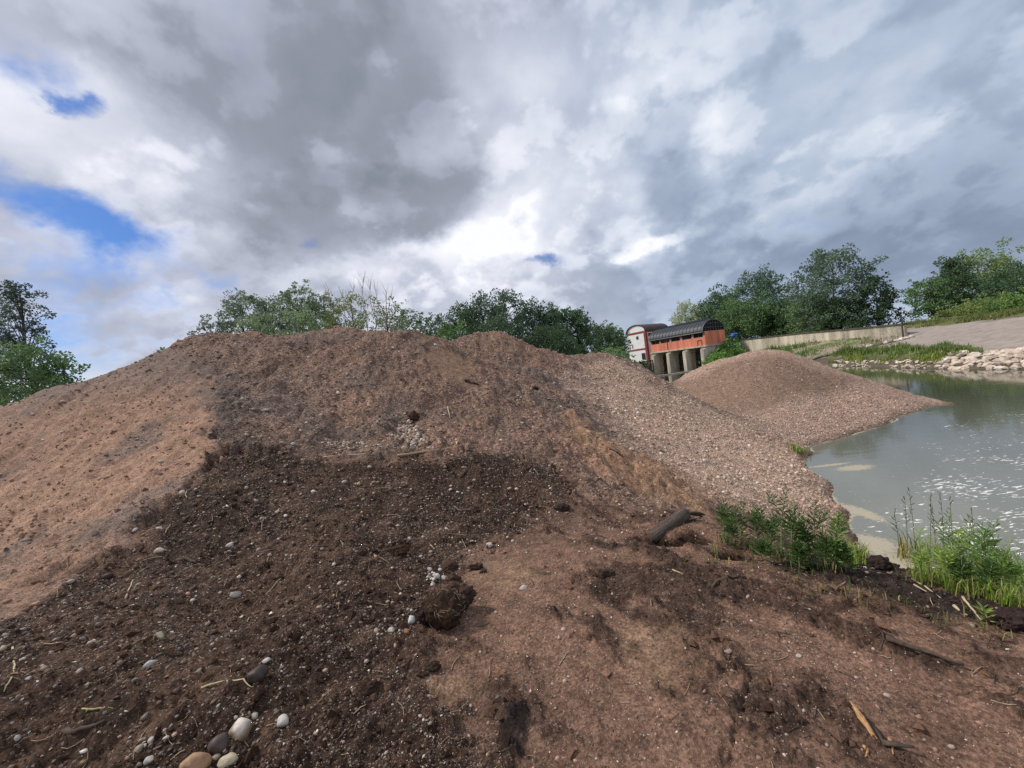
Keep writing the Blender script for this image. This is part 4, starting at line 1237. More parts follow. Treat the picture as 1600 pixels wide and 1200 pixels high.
def driftwood():
    a, b = hit(1018, 846, land), hit(1072, 812, land)
    A = Vector((a[0], a[1], land1(a[0], a[1]) + 0.03)); B = Vector((b[0], b[1], land1(a[0], a[1]) + 0.13))
    u = float(np.dot(a - EYE, CF)) / FPX
    root = empty('log', A); tag(root, 'short weathered log lying in a hollow left of the weeds', 'log')
    n = 12; pts = [A.lerp(B, k / 6) - A for k in range(7)]
    mb = MB().tube(pts, [10 * u, 11 * u, 11 * u, 11.5 * u, 11 * u, 11.5 * u, 10.5 * u], n, 0.95)
    rs = random.Random(4)
    mb.v = [tuple(Vector(q) + Vector([rs.uniform(-1, 1) * 0.9 * u for _ in range(3)])) for q in mb.v]
    m, q, p = material('weathered_log')
    co = q.n('ShaderNodeTexCoord').outputs['Object']
    ax = (B - A).normalized()
    along = q.dot(co, tuple(ax))
    cc = q.v('SUBTRACT', co, q.v('SCALE', tuple(ax), q.m('MULTIPLY', along, 0.92)))
    nz = q.noise(cc, 120, 5, 0.65)
    q.put(p.inputs['Base Color'], q.ramp(nz, [(0.3, (0.025, 0.018, 0.014)), (0.55, (0.085, 0.06, 0.045)), (0.75, (0.19, 0.14, 0.10))]))
    p.inputs['Roughness'].default_value = 0.9
    q.put(p.inputs['Normal'], bump(q, nz, 0.8, 0.006))
    mb.build('trunk', m, root, True)
    mb = MB()
    for k in range(4): fibre_tube(mb, pts[-1] + Vector((0, 0, 0)), pts[-1] + Vector((rs.uniform(10, 40) * u, rs.uniform(-6, 16) * u, rs.uniform(-16, -2) * u)), (4 * u, 0, 5 * u), rs.uniform(2.0, 3.4) * u, 6)
    for k in range(3): fibre_tube(mb, pts[5], pts[5] + Vector((rs.uniform(-26, -4) * u, rs.uniform(8, 20) * u, rs.uniform(4, 16) * u)), (0, 0, 4 * u), 1.3 * u, 5)
    mb.build('root_stubs', M_TWIG, root, True)


driftwood()


def splinter():
    pts = lay([(1336, 1108), (1350, 1126), (1364, 1150), (1374, 1163)], 0.012)
    A = Vector(pts[0]); u = float(np.dot(np.array(pts[1]) - EYE, CF)) / FPX
    root = empty('broken_wood', A); tag(root, 'split piece of orange wood with dark bark near the bottom edge at the right', 'broken wood')
    P_ = [Vector(q) - A for q in pts]
    rs = random.Random(8)
    for k in range(5):
        off = Vector((rs.uniform(-5, 5) * u, rs.uniform(-2, 2) * u, rs.uniform(0, 5) * u)); a, b = rs.uniform(-0.1, 0.25), rs.uniform(0.7, 1.05)
        L0, L1 = P_[0].lerp(P_[-1], a) + off, P_[0].lerp(P_[-1], b) + off * 1.3
        mid = L0.lerp(L1, 0.5) + Vector((rs.uniform(-2, 2) * u, 0, 2 * u))
        MB().tube([L0, mid, L1], [1.2 * u, rs.uniform(2.4, 4.0) * u, 1.0 * u], 5, 0.5).build('splinter', M_ORANGEWOOD, root)
    MB().tube([q + Vector((6 * u, 0, -3 * u)) for q in P_[1:]] + [P_[-1] + Vector((38 * u, -14 * u, 0))], [3 * u, 6 * u, 5 * u, 2 * u], 7, 0.6).build('bark', M_TWIG, root, True)


splinter()
for pxs, lb in (([(1350, 1166), (1356, 1174), (1352, 1184)], 'small orange wood chip just left of the split wood'), ([(1392, 1158), (1396, 1180)], 'small orange wood chip below the split wood')):
    twig(pxs, 6, M_ORANGEWOOD, lb, 'wood_chip', 'wood chip', 5, 0.3)
stone(1381, 879, 9, 6, (214, 120, 104), 'small pink scrap on the black soil hump between the weeds', 0, 'litter_scrap', 'scrap', group=None)
stone(1372, 890, 12, 6, (190, 176, 156), 'pale chip of wood on the black soil hump', 20, 'wood_chip', 'wood chip', group=None)


def litter(n, mat, label, zone_w, lo, hi, name):
    mb = MB(); made = 0; rs = random.Random(21 + n)
    while made < n:
        px, py = rs.uniform(0, 1600), 700 + 500 * rs.random() ** 0.8
        p = hit(px, py, land)
        if p is None or p[2] < 0.6 or p[1] > 8: continue
        z = zones_fast(p[:1], p[1:2])
        if rs.random() > zone_w(z): continue
        u = float(np.dot(p - EYE, CF)) / FPX; L = rs.uniform(lo, hi) * u; a = rs.uniform(0, 6.28); bend = rs.uniform(-0.5, 0.5)
        pts = []
        for k in range(4):
            t = k / 3 - 0.5; b = a + bend * t
            x_, y_ = p[0] + math.cos(b) * L * t, p[1] + math.sin(b) * L * t
            pts.append((x_, y_, land1(x_, y_) + u * rs.uniform(0.4, 2.2)))
        mb.tube(pts, rs.uniform(0.35, 0.8) * u, 3, cap=False); made += 1
    tag(mb.build(name, mat, None, True), label, None, None, 'stuff')


litter(120, M_ROOT, 'fine dry rootlets and bits of straw lying on the dark soil', lambda z: float(0.15 + 0.8 * z['darkc'][0] + 0.6 * z['edge'][0]) * (1 - float(z['sand'][0])), 10, 34, 'straw_litter')
litter(170, M_TWIG, 'small dark bits of twig lying on the soil', lambda z: float(0.25 + 0.6 * z['streak'][0]) * (1 - float(z['sand'][0])), 8, 30, 'twig_litter')

# ------------------------------------------------------------------ leaves and plants
def leaves(centres, dirs, length, width, col, fold=0.25):
    """Folded leaf blades: centre, direction, sizes, colour -> (V, F, C)."""
    n = len(centres)
    d = dirs / (np.linalg.norm(dirs, axis=1, keepdims=True) + 1e-9)
    rv = rng.normal(0, 1, (n, 3)); sd = np.cross(d, rv); sd /= (np.linalg.norm(sd, axis=1, keepdims=True) + 1e-9)
    nm = np.cross(sd, d)
    L, Wd = length[:, None], width[:, None]
    a = centres - d * L * 0.5; b = centres + d * L * 0.5
    l = centres + sd * Wd * 0.5 + nm * Wd * fold; rr_ = centres - sd * Wd * 0.5 + nm * Wd * fold
    V = np.stack([a, l, b, rr_], 1).reshape(-1, 3)
    i = np.arange(n) * 4
    F = np.stack([np.stack([i, i + 2, i + 1], 1), np.stack([i, i + 3, i + 2], 1)], 1).reshape(-1, 3)
    return V, F, np.repeat(col, 4, 0)


def weed(x, y, hgt, lean, label, col, group, leaf_l=0.055, nl=46, flower=None, thick=0.004, branches=0, name='weed', ztop=None):
    z = land1(x, y)
    root = empty(name, (x, y, z)); tag(root, label, 'weed', group)
    rs = np.random.default_rng(int(abs(x * 991 + y * 577)) + 3)
    mb = MB()
    axes = [(np.zeros(3), np.array([lean[0], lean[1], hgt]), thick, nl)]
    for k in range(branches):
        t = rs.uniform(0.25, 0.7); a = rs.uniform(0, 6.28)
        st = axes[0][1] * t
        axes.append((st, np.array([math.cos(a) * 0.16 * hgt, math.sin(a) * 0.16 * hgt, hgt * rs.uniform(0.25, 0.42)]), thick * 0.6, nl // 2))
    cs, ds, ls = [], [], []
    for st, vec, tk, cnt in axes:
        pts = []
        for k in range(6):
            t = k / 5; pts.append(Vector(st + vec * t + np.array([lean[0], lean[1], 0]) * (t * t - t) * 0.8))
        mb.tube(pts, [tk * (1 - 0.7 * k / 5) for k in range(6)], 5)
        for k in range(cnt):
            t = 0.12 + 0.88 * (k + rs.uniform(0, 1)) / cnt
            p = st + vec * t + np.array([lean[0], lean[1], 0]) * (t * t - t) * 0.8
            a = k * 2.4 + rs.uniform(-0.4, 0.4)
            up = 0.25 + 0.9 * t + rs.uniform(-0.3, 0.3)
            d = np.array([math.cos(a), math.sin(a), up])
            L = leaf_l * (1.15 - 0.6 * t) * rs.uniform(0.8, 1.25)
            d /= np.linalg.norm(d)
            cs.append(p + d * L * 0.5); ds.append(d); ls.append(L)
    cs, ds, ls = np.array(cs), np.array(ds), np.array(ls)
    c = np.array(col)[None] * rs.uniform(0.7, 1.35, (len(cs), 1)) * np.array([[1, 1, 1]]) + rs.uniform(0, 0.02, (len(cs), 3)) * np.array([[1, 1, 0]])
    V, F, Cc = leaves(cs, ds, ls, ls * 0.17, c)
    mb.build('stem', M_STEMG, root, True)
    link('foliage', mesh_np('foliage', V, F, M_WEED, False, Cc), root)
    if flower:
        mb = MB()
        top = Vector(axes[0][1])
        for k in range(9): mb.tube([top + Vector((rs.uniform(-1, 1), rs.uniform(-1, 1), rs.uniform(-1.5, 1.5))) * 0.012, top + Vector((rs.uniform(-1, 1), rs.uniform(-1, 1), rs.uniform(-0.4, 1.6))) * 0.022], [0.004, 0.006], 5)
        mb.build('flower_bud', flower, root, True)
    return root


M_STEMG = plain('weed_stem', (0.20, 0.24, 0.09), 0.7, 0.25, 20, bump_s=0.2, bump_d=0.002)
M_DRY = M_STRAW
M_BUD = plain('dark_bud', (0.05, 0.045, 0.05), 0.9, 0.3, 30, bump_s=0.2, bump_d=0.002)


def plant_px(px, py_base, py_top, label, col, group, **kw):
    p = hit(px, py_base, land)
    q = at(px + (py_base - py_top) * 0.0, py_top, p[1])
    hgt = max(0.08, q[2] - p[2])
    lean = (q[0] - p[0], random.uniform(-0.05, 0.05))
    return weed(p[0], p[1], hgt, lean, label, col, group, **kw)


DG, MG, YG = srgb(72, 98, 52), srgb(100, 130, 62), srgb(138, 160, 76)
GW = 'dark green weeds beside the log'
for px, pb, pt, lb, br in (
        (1132, 838, 782, 'leafy weed at the left end of the dark green patch, nearest the log', 2), (1158, 852, 784, 'leaning weed with a pale bare stalk, second from the log', 1),
        (1180, 862, 792, 'bushy weed between the leaning one and the tallest', 3), (1204, 872, 800, 'low weed at the foot of the tallest', 3),
        (1222, 880, 758, 'tallest weed with a dense leafy tip in the dark green patch', 1), (1238, 884, 786, 'weed with a pale lower stalk just right of the tallest', 2),
        (1262, 886, 812, 'short bushy weed in the thick of the dark green patch', 3), (1276, 888, 784, 'thin weed with a sparse tip in the dark green patch', 0),
        (1290, 890, 832, 'low dark weed in front of the thin sparse one', 3), (1306, 890, 806, 'upright weed near the right end of the dark green patch', 1),
        (1322, 894, 850, 'lowest dark weed at the right end beside the yellow grass', 3), (1250, 890, 850, 'low dark sprig hanging over the soil edge', 3),
        (1192, 876, 840, 'low dark sprig at the soil edge below the leaning weed', 2), (1145, 846, 812, 'short sprig beside the root of the log', 2)):
    plant_px(px, pb, pt, lb, DG if random.random() < 0.85 else MG, GW, nl=52, leaf_l=0.08, branches=br + 1)
GW = 'bright green weeds at the right edge'
for px, pb, pt, lb, cl, br in (
        (1440, 905, 830, 'bright weed at the left end of the right hand patch beside the dry stalks', YG, 2), (1465, 908, 818, 'bright bushy weed, second from the dry stalks', YG, 3),
        (1490, 915, 806, 'bright weed with a tuft of narrow leaves at its tip', MG, 2), (1478, 918, 852, 'low bright weed in front of the tufted one', YG, 3),
        (1516, 922, 812, 'tall slender weed in the middle of the right hand patch', MG, 1), (1535, 926, 820, 'branching weed left of the dark bud stalk', MG, 3),
        (1560, 928, 858, 'low weed behind the dark bud stalk', MG, 3), (1582, 932, 862, 'leafy weed right of the dark bud stalk', MG, 3),
        (1598, 934, 880, 'bright weed cut by the right edge of the picture', YG, 3), (1505, 925, 872, 'low leafy weed at the soil edge in the right hand patch', DG, 3),
        (1452, 902, 846, 'low bright weed tucked behind the second one from the dry stalks', YG, 3), (1475, 908, 832, 'bright upright weed left of the tufted one', YG, 2),
        (1502, 914, 826, 'bright upright weed right of the tufted one', YG, 2), (1526, 918, 838, 'half tall weed behind the slender one', MG, 2), (1570, 926, 838, 'upright weed just right of the dark bud stalk', YG, 2),
        (1590, 930, 846, 'upright weed near the right edge, taller than its neighbours', MG, 2),
        (1545, 930, 882, 'low dark leafy weed under the dark bud stalk', DG, 3)):
    plant_px(px, pb, pt, lb, cl, GW, nl=46, leaf_l=0.075, branches=br)
plant_px(1549, 922, 846, 'dark stalk with a black bud head in the right hand weeds', srgb(70, 84, 52), GW, nl=14, leaf_l=0.03, flower=M_BUD, thick=0.006)
plant_px(1545, 975, 960, 'small pale green sprout alone on the soil below the right hand weeds', YG, None, nl=16, leaf_l=0.045, branches=2)


def blades(pxs, n, hpx, col, label, spread=14, name='grass', wpx=1.8):
    Vs, Fs, Cs = [], [], []; k0 = 0
    for _ in range(n):
        px, py = random.choice(pxs); px += random.gauss(0, spread); py += random.gauss(0, spread * 0.25)
        p = hit(px, py, land)
        if p is None: continue
        z = land1(p[0], p[1]); u = float(np.dot(p - EYE, CF)) / FPX
        L = hpx * u * random.uniform(0.5, 1.2); a = random.uniform(0, 6.28); b = random.uniform(0.15, 0.6)
        w = wpx * u * random.uniform(0.6, 1.1)
        s_ = np.array([-math.sin(a), math.cos(a), 0]) * w * 0.5
        o_ = np.array([math.cos(a), math.sin(a), 0])
        q0 = np.array([p[0], p[1], z]); q1 = q0 + o_ * L * b * 0.35 + np.array([0, 0, L * 0.6]); q2 = q0 + o_ * L * b + np.array([0, 0, L * (1 - 0.35 * b)])
        Vs += [q0 - s_, q0 + s_, q1 + s_ * 0.8, q1 - s_ * 0.8, q2]
        Fs += [(k0, k0 + 1, k0 + 2), (k0, k0 + 2, k0 + 3), (k0 + 3, k0 + 2, k0 + 4)]
        cc = np.array(col) * random.uniform(0.45, 1.35); cc = cc if random.random() > 0.22 else np.array(srgb(176, 160, 104)); Cs += [cc] * 5; k0 += 5
    return tag(link(name, mesh_np(name, np.array(Vs), np.array(Fs), M_WEED, False, np.array(Cs))), label, None, None, 'stuff')


blades([(1310 + k * 4, 868 + k * 1.5) for k in range(10)], 260, 34, YG, 'yellow green grass between the dark weeds and the foam', 10)
blades([(1428 + k * 11, 902 + k * 3.0) for k in range(17)], 480, 34, srgb(128, 152, 64), 'bright green grass along the soil edge at the right', 12)
blades([(1430 + k * 11, 880 + k * 3.0) for k in range(17)], 520, 62, MG, 'longer green grass behind the edge at the right', 14)
blades([(1130 + k * 12, 848 + k * 3) for k in range(16)], 170, 22, DG, 'dark low grass under the weeds beside the log', 10)
blades([(1405, 885), (1412, 882), (1420, 880)], 26, 50, srgb(196, 180, 120), 'dry straw coloured stalks at the left of the bright weeds', 5, 'dry_grass', 3)
blades([(1120 + k * 16, 868 + k * 4.4) for k in range(30)], 170, 18, srgb(104, 122, 66), 'thin scattered grass creeping out over the dark soil edge', 26)
blades([(1240, 704), (1250, 708)], 40, 14, YG, 'small green tuft at the joint of the two heaps', 5, 'grass', 2)


def seed_stalk(px, pb, pt, lb):
    p = hit(px, pb, land); q = at(px + random.uniform(-16, 6), pt, p[1]); u = float(np.dot(p - EYE, CF)) / FPX
    root = empty('seed_grass', (p[0], p[1], land1(p[0], p[1]))); tag(root, lb, 'grass stalk', 'tall thin seed stalks before the water')
    vec = Vector(q - p)
    MB().tube([vec * t + Vector((0.02 * math.sin(t * 3), 0, 0)) for t in (0, .3, .6, .85, 1)], [.7 * u, .55 * u, .5 * u, .4 * u, .3 * u], 4).build('stalk', M_STEMD, root, True)
    mb = MB()
    for k in range(7):
        a = vec * (0.62 + 0.055 * k); mb.tube([a, a + Vector((random.uniform(-1, 1) * 6 * u, random.uniform(-1, 1) * 6 * u, random.uniform(2, 9) * u))], [0.35 * u, 0.75 * u], 4)
    mb.build('seed_head', M_STEMD, root, True)


M_STEMD = plain('seed_stalk', (0.16, 0.15, 0.09), 0.8, 0.3, 20, bump_s=0)
for px, pb, pt, lb in ((1418, 885, 775, 'leftmost tall seed stalk before the water'), (1432, 892, 760, 'tall seed stalk second from the left, leaning'), (1450, 900, 770, 'thin seed stalk above the bright bushy weed'),
                       (1462, 900, 790, 'short seed stalk above the bright bushy weed'), (1476, 905, 766, 'tallest thin seed stalk in the middle'), (1488, 905, 775, 'thin seed stalk behind the tufted weed'),
                       (1522, 915, 790, 'single seed stalk above the slender weed'), (1406, 880, 800, 'short bent seed stalk by the dry stalks')):
    seed_stalk(px, pb, pt, lb)


# ------------------------------------------------------------------ trees
def tree(px, py, Y, wpx, kind, label, col, group, dens=1.0, bark=None, name='tree', cat='tree', ydepth=1.0, bottom=None):
    """A tree whose top shows at a pixel, Y metres ahead; wpx is its crown's width there."""
    top = at(px, py, Y)
    x, y = top[0], top[1]
    z0 = land1(x, y)
    H = max((top[2] - z0) * (0.95 if kind != 'bush' else 1.0), 0.8); W = wpx * Y / FPX / 2
    rs = np.random.default_rng(int(px * 13 + py * 7))
    root = empty(name, (x, y, z0)); tag(root, label, cat, group)
    lo = {'round': 0.18, 'tall': 0.12, 'bush': 0.02, 'cone': 0.06, 'sparse': 0.25}[kind] if bottom is None else bottom

    def env(t):
        if kind == 'cone': return (1 - t) ** 0.75 * (0.35 + 0.65 * min(1, t / 0.15))
        if kind == 'tall': return math.sin(math.pi * min(1, 0.12 + 0.88 * t)) ** 0.55
        if kind == 'bush': return math.sqrt(max(0.0, 1 - t ** 2.2))
        if kind == 'sparse': return 0.55 + 0.45 * math.sin(math.pi * t)
        return max(0.12, math.sin(math.pi * (0.10 + 0.86 * t)) ** 0.6)
    mb = MB()
    nk = 7
    wob = rs.normal(0, 0.02 * H, (nk, 2)).cumsum(0) * 0.5; wob[0] = 0
    spine = [np.array([wob[k, 0], wob[k, 1], H * 0.93 * k / (nk - 1)]) for k in range(nk)]
    tr = max(0.03, H * (0.016 if kind != 'sparse' else 0.007))
    mb.tube([Vector(p) for p in spine], [tr * (1.25 - 1.1 * k / (nk - 1)) for k in range(nk)], 7)
    cl = []
    W *= 1.02
    nlimb = int({'bush': 34, 'sparse': 12, 'cone': 46}.get(kind, 42) * (0.75 + 0.25 * min(2, H / 10)))
    for k in range(nlimb):
        t = (k + rs.uniform(0, 1)) / nlimb
        zc = lo + (1 - lo) * t
        a = k * 2.39996 + rs.uniform(-0.5, 0.5)
        rad = W * env(t) * rs.uniform(0.62, 1.12)
        tip = np.array([math.cos(a) * rad, math.sin(a) * rad * ydepth, H * zc])
        s0 = max(0.04, zc - rs.uniform(0.08, 0.22)); f = s0 * (nk - 1) / 0.93; i = int(min(f, nk - 2)); st = spine[i] + (spine[i + 1] - spine[i]) * min(1, f - i)
        mid = (st + tip) / 2 + np.array([0, 0, rs.uniform(-0.02, 0.03) * H])
        mb.tube([Vector(st), Vector(mid), Vector(tip)], [tr * 0.26, tr * 0.17, tr * 0.06], 4, cap=False)
        rc = W * rs.uniform(0.18, 0.33) * (0.8 if kind in ('cone', 'sparse') else 1)
        cl.append((tip, rc)); 
        if rad > W * 0.45: cl.append((mid * 0.45 + tip * 0.55 + rs.normal(0, rc * 0.4, 3), rc * 1.05))
        if kind != 'sparse':
            for _ in range(2): cl.append((tip + rs.normal(0, rc * 0.85, 3), rc * 0.55))
    cl.append((np.array([0, 0, H * 0.97]), W * 0.13)); cl.append((np.array([0, 0, H * 0.9]), W * 0.2))
    lsz = max(0.125, min(0.48, 2.55 * Y / FPX))
    CS, DS, CC = [], [], []
    for c, rc in cl:
        m = int(np.clip(dens * 4.3 * (rc / lsz) ** 2, 7, 85))
        d = rs.normal(0, 1, (m, 3)); d /= np.linalg.norm(d, axis=1, keepdims=True)
        p = c + d * (rc * rs.uniform(0.2, 1.1, (m, 1)) ** 0.6) * np.array([1, 1, 0.72])
        CS.append(p); DS.append(d + rs.normal(0, 0.6, (m, 3)) + np.array([0, 0, 0.1]))
        CC.append(np.array(col)[None] * rs.uniform(0.82, 1.18) * rs.uniform(0.7, 1.3, (m, 1)) + rs.uniform(0, 0.012, (m, 3)) * np.array([1, 0.8, 0]))
    CS, DS, CC = np.concatenate(CS), np.concatenate(DS), np.concatenate(CC)
    k_ = CS[:, 2] > 0.02 * H
    CS, DS, CC = CS[k_], DS[k_], CC[k_]
    CC = CC * 1.4 + 0.012
    L = lsz * rs.uniform(0.7, 1.4, len(CS))
    V, F, Cc = leaves(CS, DS, L, L * 0.85, np.clip(CC, 0.004, 0.5))
    mb.build('trunk', bark or M_BARK, root, True)
    link('crown', mesh_np('crown', V, F, M_LEAF, False, Cc), root)
    return len(F)


T_WIL, T_DARK, T_MID, T_PALE, T_BLUE, T_OLIVE = srgb(101, 114, 95), srgb(64, 88, 60), srgb(82, 108, 68), srgb(150, 164, 128), srgb(72, 94, 76), srgb(118, 130, 84)
NTRI = 0
GL, GD, GB, GR_ = 'willows behind the heap', 'dark trees beyond the heap', 'trees behind the red building', 'trees on top of the far bank'
for a in (
    (18, 426, 26, 120, 'cone', 'tall dark tree cut by the left edge, above the green bush', srgb(64, 80, 74), None, 1.5),
    (-70, 470, 27, 130, 'round', 'dark tree partly outside the left edge behind the tall one', srgb(66, 86, 70), None, 0.9),
    (30, 538, 19, 150, 'bush', 'rounded green bush at the left edge below the tall dark tree', T_MID, None, 1.4),
    (92, 556, 19.5, 80, 'bush', 'smaller green bush on the right flank of the rounded left bush', T_MID, None, 1.4),
    (247, 545, 22, 44, 'bush', 'little bush peeping over the left slope of the heap', T_MID, None, 1.2),
    (302, 513, 21, 36, 'bush', 'small loose shrub at the left end of the willows', T_WIL, GL, 1.2),
    (328, 484, 27, 44, 'round', 'thin willow at the left end of the group, behind the small shrub', T_WIL, GL, 1.2),
    (376, 450, 30, 84, 'round', 'willow with a pointed top, first large one from the left', T_WIL, GL, 1.8),
    (425, 453, 31, 80, 'round', 'greyer willow between the two pointed ones', srgb(98, 114, 92), GL, 1.8),
    (463, 440, 29, 92, 'round', 'tallest and greenest willow in the middle of the group', srgb(103, 119, 92), GL, 1.9),
    (500, 452, 31, 62, 'round', 'narrow willow right of the tallest one', T_WIL, GL, 1.7),
    (398, 492, 26, 90, 'bush', 'low willow scrub in front of the pointed willow', srgb(108, 124, 94), GL, 1.2),
    (470, 488, 26, 110, 'bush', 'low light willow scrub in front of the tallest willow', srgb(114, 131, 96), GL, 1.2),
    (545, 466, 29, 90, 'bush', 'olive scrub around the feet of the bare stems', T_OLIVE, GL, 1.1),
    (600, 458, 31, 62, 'round', 'loose airy tree right of the bare stems', srgb(102, 118, 84), GL, 0.6),
    (628, 474, 33, 56, 'round', 'small rounded tree at the right end of the willows', srgb(88, 108, 70), GL, 0.9),
    (652, 484, 40, 44, 'round', 'small dark tree in the dip right of the willows', T_DARK, GL, 1.0),
    (680, 488, 60, 56, 'round', 'low dark tree at the left end of the dark row', T_DARK, GD, 1.2),
    (716, 474, 62, 66, 'round', 'dark tree with an uneven top, second in the dark row', T_DARK, GD, 1.0),
    (748, 456, 64, 74, 'tall', 'tall dark tree left of the highest one in the row', T_BLUE, GD, 1.0),
    (788, 449, 64, 82, 'tall', 'highest tree of the dark row beyond the heap', T_BLUE, GD, 1.0),
    (828, 466, 66, 70, 'tall', 'tall dark tree just right of the highest one', T_BLUE, GD, 1.0),
    (857, 474, 66, 62, 'round', 'dense dark tree before the two pointed ones', T_DARK, GD, 1.2),
    (885, 476, 67, 56, 'tall', 'pointed dark tree, first of the pair at the right end of the row', T_DARK, GD, 1.2),
    (902, 480, 68, 46, 'tall', 'pointed dark tree at the right end of the row', T_DARK, GD, 1.2),
    (770, 500, 55, 120, 'bush', 'low dark thicket under the highest dark trees', srgb(58, 80, 54), GD, 1.3),
    (860, 512, 56, 110, 'bush', 'low dark thicket under the pointed dark trees', srgb(58, 80, 54), GD, 1.3),
    (700, 508, 50, 80, 'bush', 'greener low thicket seen in the dip of the crest', srgb(78, 106, 58), GD, 1.3),
    (930, 504, 88, 54, 'round', 'rounded dark tree between the dark row and the white house', srgb(70, 92, 66), GD, 1.2),
    (952, 507, 92, 50, 'round', 'rounded mid green tree next to the white house', srgb(82, 102, 72), GD, 1.2),
    (964, 524, 99, 26, 'round', 'narrow tree touching the white house', srgb(82, 102, 72), GD, 1.2),
    (955, 546, 80, 56, 'bush', 'light green shrub on the bank before the white house', srgb(104, 126, 86), None, 1.3),
    (1000, 566, 84, 34, 'bush', 'dark shrub at the foot of the white house', srgb(72, 94, 64), None, 1.3),
    (1072, 470, 125, 52, 'round', 'pale silvery tree behind the red building', T_PALE, GB, 0.8),
    (1100, 478, 130, 50, 'round', 'green tree behind the ridge of the red building', srgb(88, 106, 76), GB, 1.1),
    (1122, 457, 122, 74, 'round', 'broad dark tree right of the silvery one', T_DARK, GB, 1.1),
    (1178, 425, 125, 84, 'round', 'tall tree with a domed top behind the end of the wall', T_BLUE, GB, 0.9),
    (1160, 468, 108, 90, 'round', 'dense dark tree in front of the domed one', T_MID, GB, 1.2),
    (1214, 470, 108, 80, 'round', 'dark tree right of the domed one above the wall', T_DARK, GB, 1.2),
    (1240, 478, 100, 60, 'bush', 'lower tree in the gap beside the big poplar', srgb(84, 108, 72), GB, 1.2),
    (1290, 390, 84, 104, 'tall', 'big ragged poplar standing highest above the concrete wall', srgb(80, 98, 80), GR_, 1.2),
    (1268, 462, 86, 62, 'bush', 'undergrowth tree at the left foot of the big poplar', srgb(86, 108, 72), GR_, 1.2),
    (1310, 468, 82, 60, 'bush', 'undergrowth tree at the right foot of the big poplar', srgb(72, 96, 64), GR_, 1.2),
    (1364, 429, 78, 70, 'cone', 'dark spreading tree right of the big poplar', srgb(56, 78, 54), GR_, 1.3),
    (1450, 434, 66, 54, 'round', 'left tree of the trio beyond the end of the wall', T_MID, GR_, 1.1),
    (1484, 403, 66, 80, 'cone', 'pointed dark tree in the middle of the trio', T_DARK, GR_, 1.4),
    (1528, 395, 68, 86, 'round', 'light domed tree at the right of the trio', srgb(108, 124, 82), GR_, 1.0),
    (1598, 412, 58, 90, 'round', 'dark tree cut by the right edge above the bank', T_DARK, GR_, 1.3),
    (1560, 470, 56, 70, 'bush', 'yellow green shrub on the bank top near the right edge', srgb(104, 118, 66), None, 1.2),
    (1600, 462, 50, 70, 'bush', 'green shrub cut by the right edge on top of the bank', srgb(92, 118, 62), None, 1.2),
    (1500, 482, 60, 60, 'bush', 'low yellowish shrub below the trio of trees', srgb(108, 120, 68), None, 1.1),
    (1138, 534, 86, 44, 'bush', 'green shrub growing against the end of the red building', srgb(90, 124, 58), None, 1.3),
    (1122, 553, 82, 40, 'bush', 'low bright shrub right of the piers above the water', srgb(98, 132, 62), None, 1.3),
    (1151, 546, 82, 30, 'bush', 'small shrub at the left end of the concrete wall', srgb(84, 112, 58), None, 1.3),
):
    NTRI += tree(*a)


def bare_stem(px, py, Y, lb):
    top = at(px, py, Y); z0 = land1(top[0], top[1]); H = top[2] - z0
    root = empty('bare_sapling', (top[0], top[1], z0)); tag(root, lb, 'sapling', 'bare pale saplings behind the crest')
    mb = MB(); r0 = 0.05
    sp = [Vector((random.uniform(-1, 1) * 0.06 * k, random.uniform(-1, 1) * 0.05, H * k / 6)) for k in range(7)]
    mb.tube(sp, [r0 * (1.1 - 0.9 * k / 6) for k in range(7)], 6)
    mb.build('trunk', M_PALEBARK, root, True)
    mb = MB()
    for k in range(26):
        t = random.uniform(0.42, 0.98); a = random.uniform(0, 6.28); i = int(t * 6); b = sp[i].lerp(sp[min(i + 1, 6)], t * 6 - i)
        L = H * random.uniform(0.06, 0.17) * (1.2 - t * 0.6); mb.tube([b, b + Vector((math.cos(a) * L * 0.35, math.sin(a) * L * 0.35, L))], [0.014, 0.006], 3, cap=False)
    mb.build('twigs', M_PALEBARK, root, True)


for px, py, Y, lb in ((514, 450, 28, 'leftmost bare sapling rising from the olive scrub'), (531, 452, 30, 'bare sapling second from the left in the olive scrub'), (548, 447, 29, 'slim bare sapling left of the highest pair'), (565, 432, 28, 'highest bare sapling with a straight pale stem'),
                      (575, 436, 28.5, 'bare sapling close right of the highest one'), (586, 446, 29, 'bare sapling leaning right of the highest pair'), (598, 452, 28, 'pale sapling in front of the airy tree'), (611, 458, 29, 'rightmost bare sapling before the airy tree')):
    bare_stem(px, py, Y, lb)

# ------------------------------------------------------------------ weir building
AX = Vector((-7, 13, 0)).normalized()          # along the gates, away from us
BX = Vector((AX.y, -AX.x, 0))                  # across, to the right
ANG = math.atan2(AX.y, AX.x)
RB0 = Vector((43.6, 85.0, 0.0))                # near left corner at water level
LEN, WID = 15.2, 7.3
ZD, ZW, ZE = 5.25, 7.1, 8.25                   # deck, window sill band, eaves


def lp(a, b, z): return tuple(AX * a + BX * b + Vector((0, 0, z)))


ROTB = Matrix.Rotation(ANG, 3, 'Z')


def lbox(mb, a, b, z, sa, sb, sz): return mb.box(lp(a, b, z), (sa, sb, sz), ROTB)


red = empty('gate_house', RB0)
tag(red, 'long red weir house with arched dark roof standing on concrete piers in the river', 'gate house')
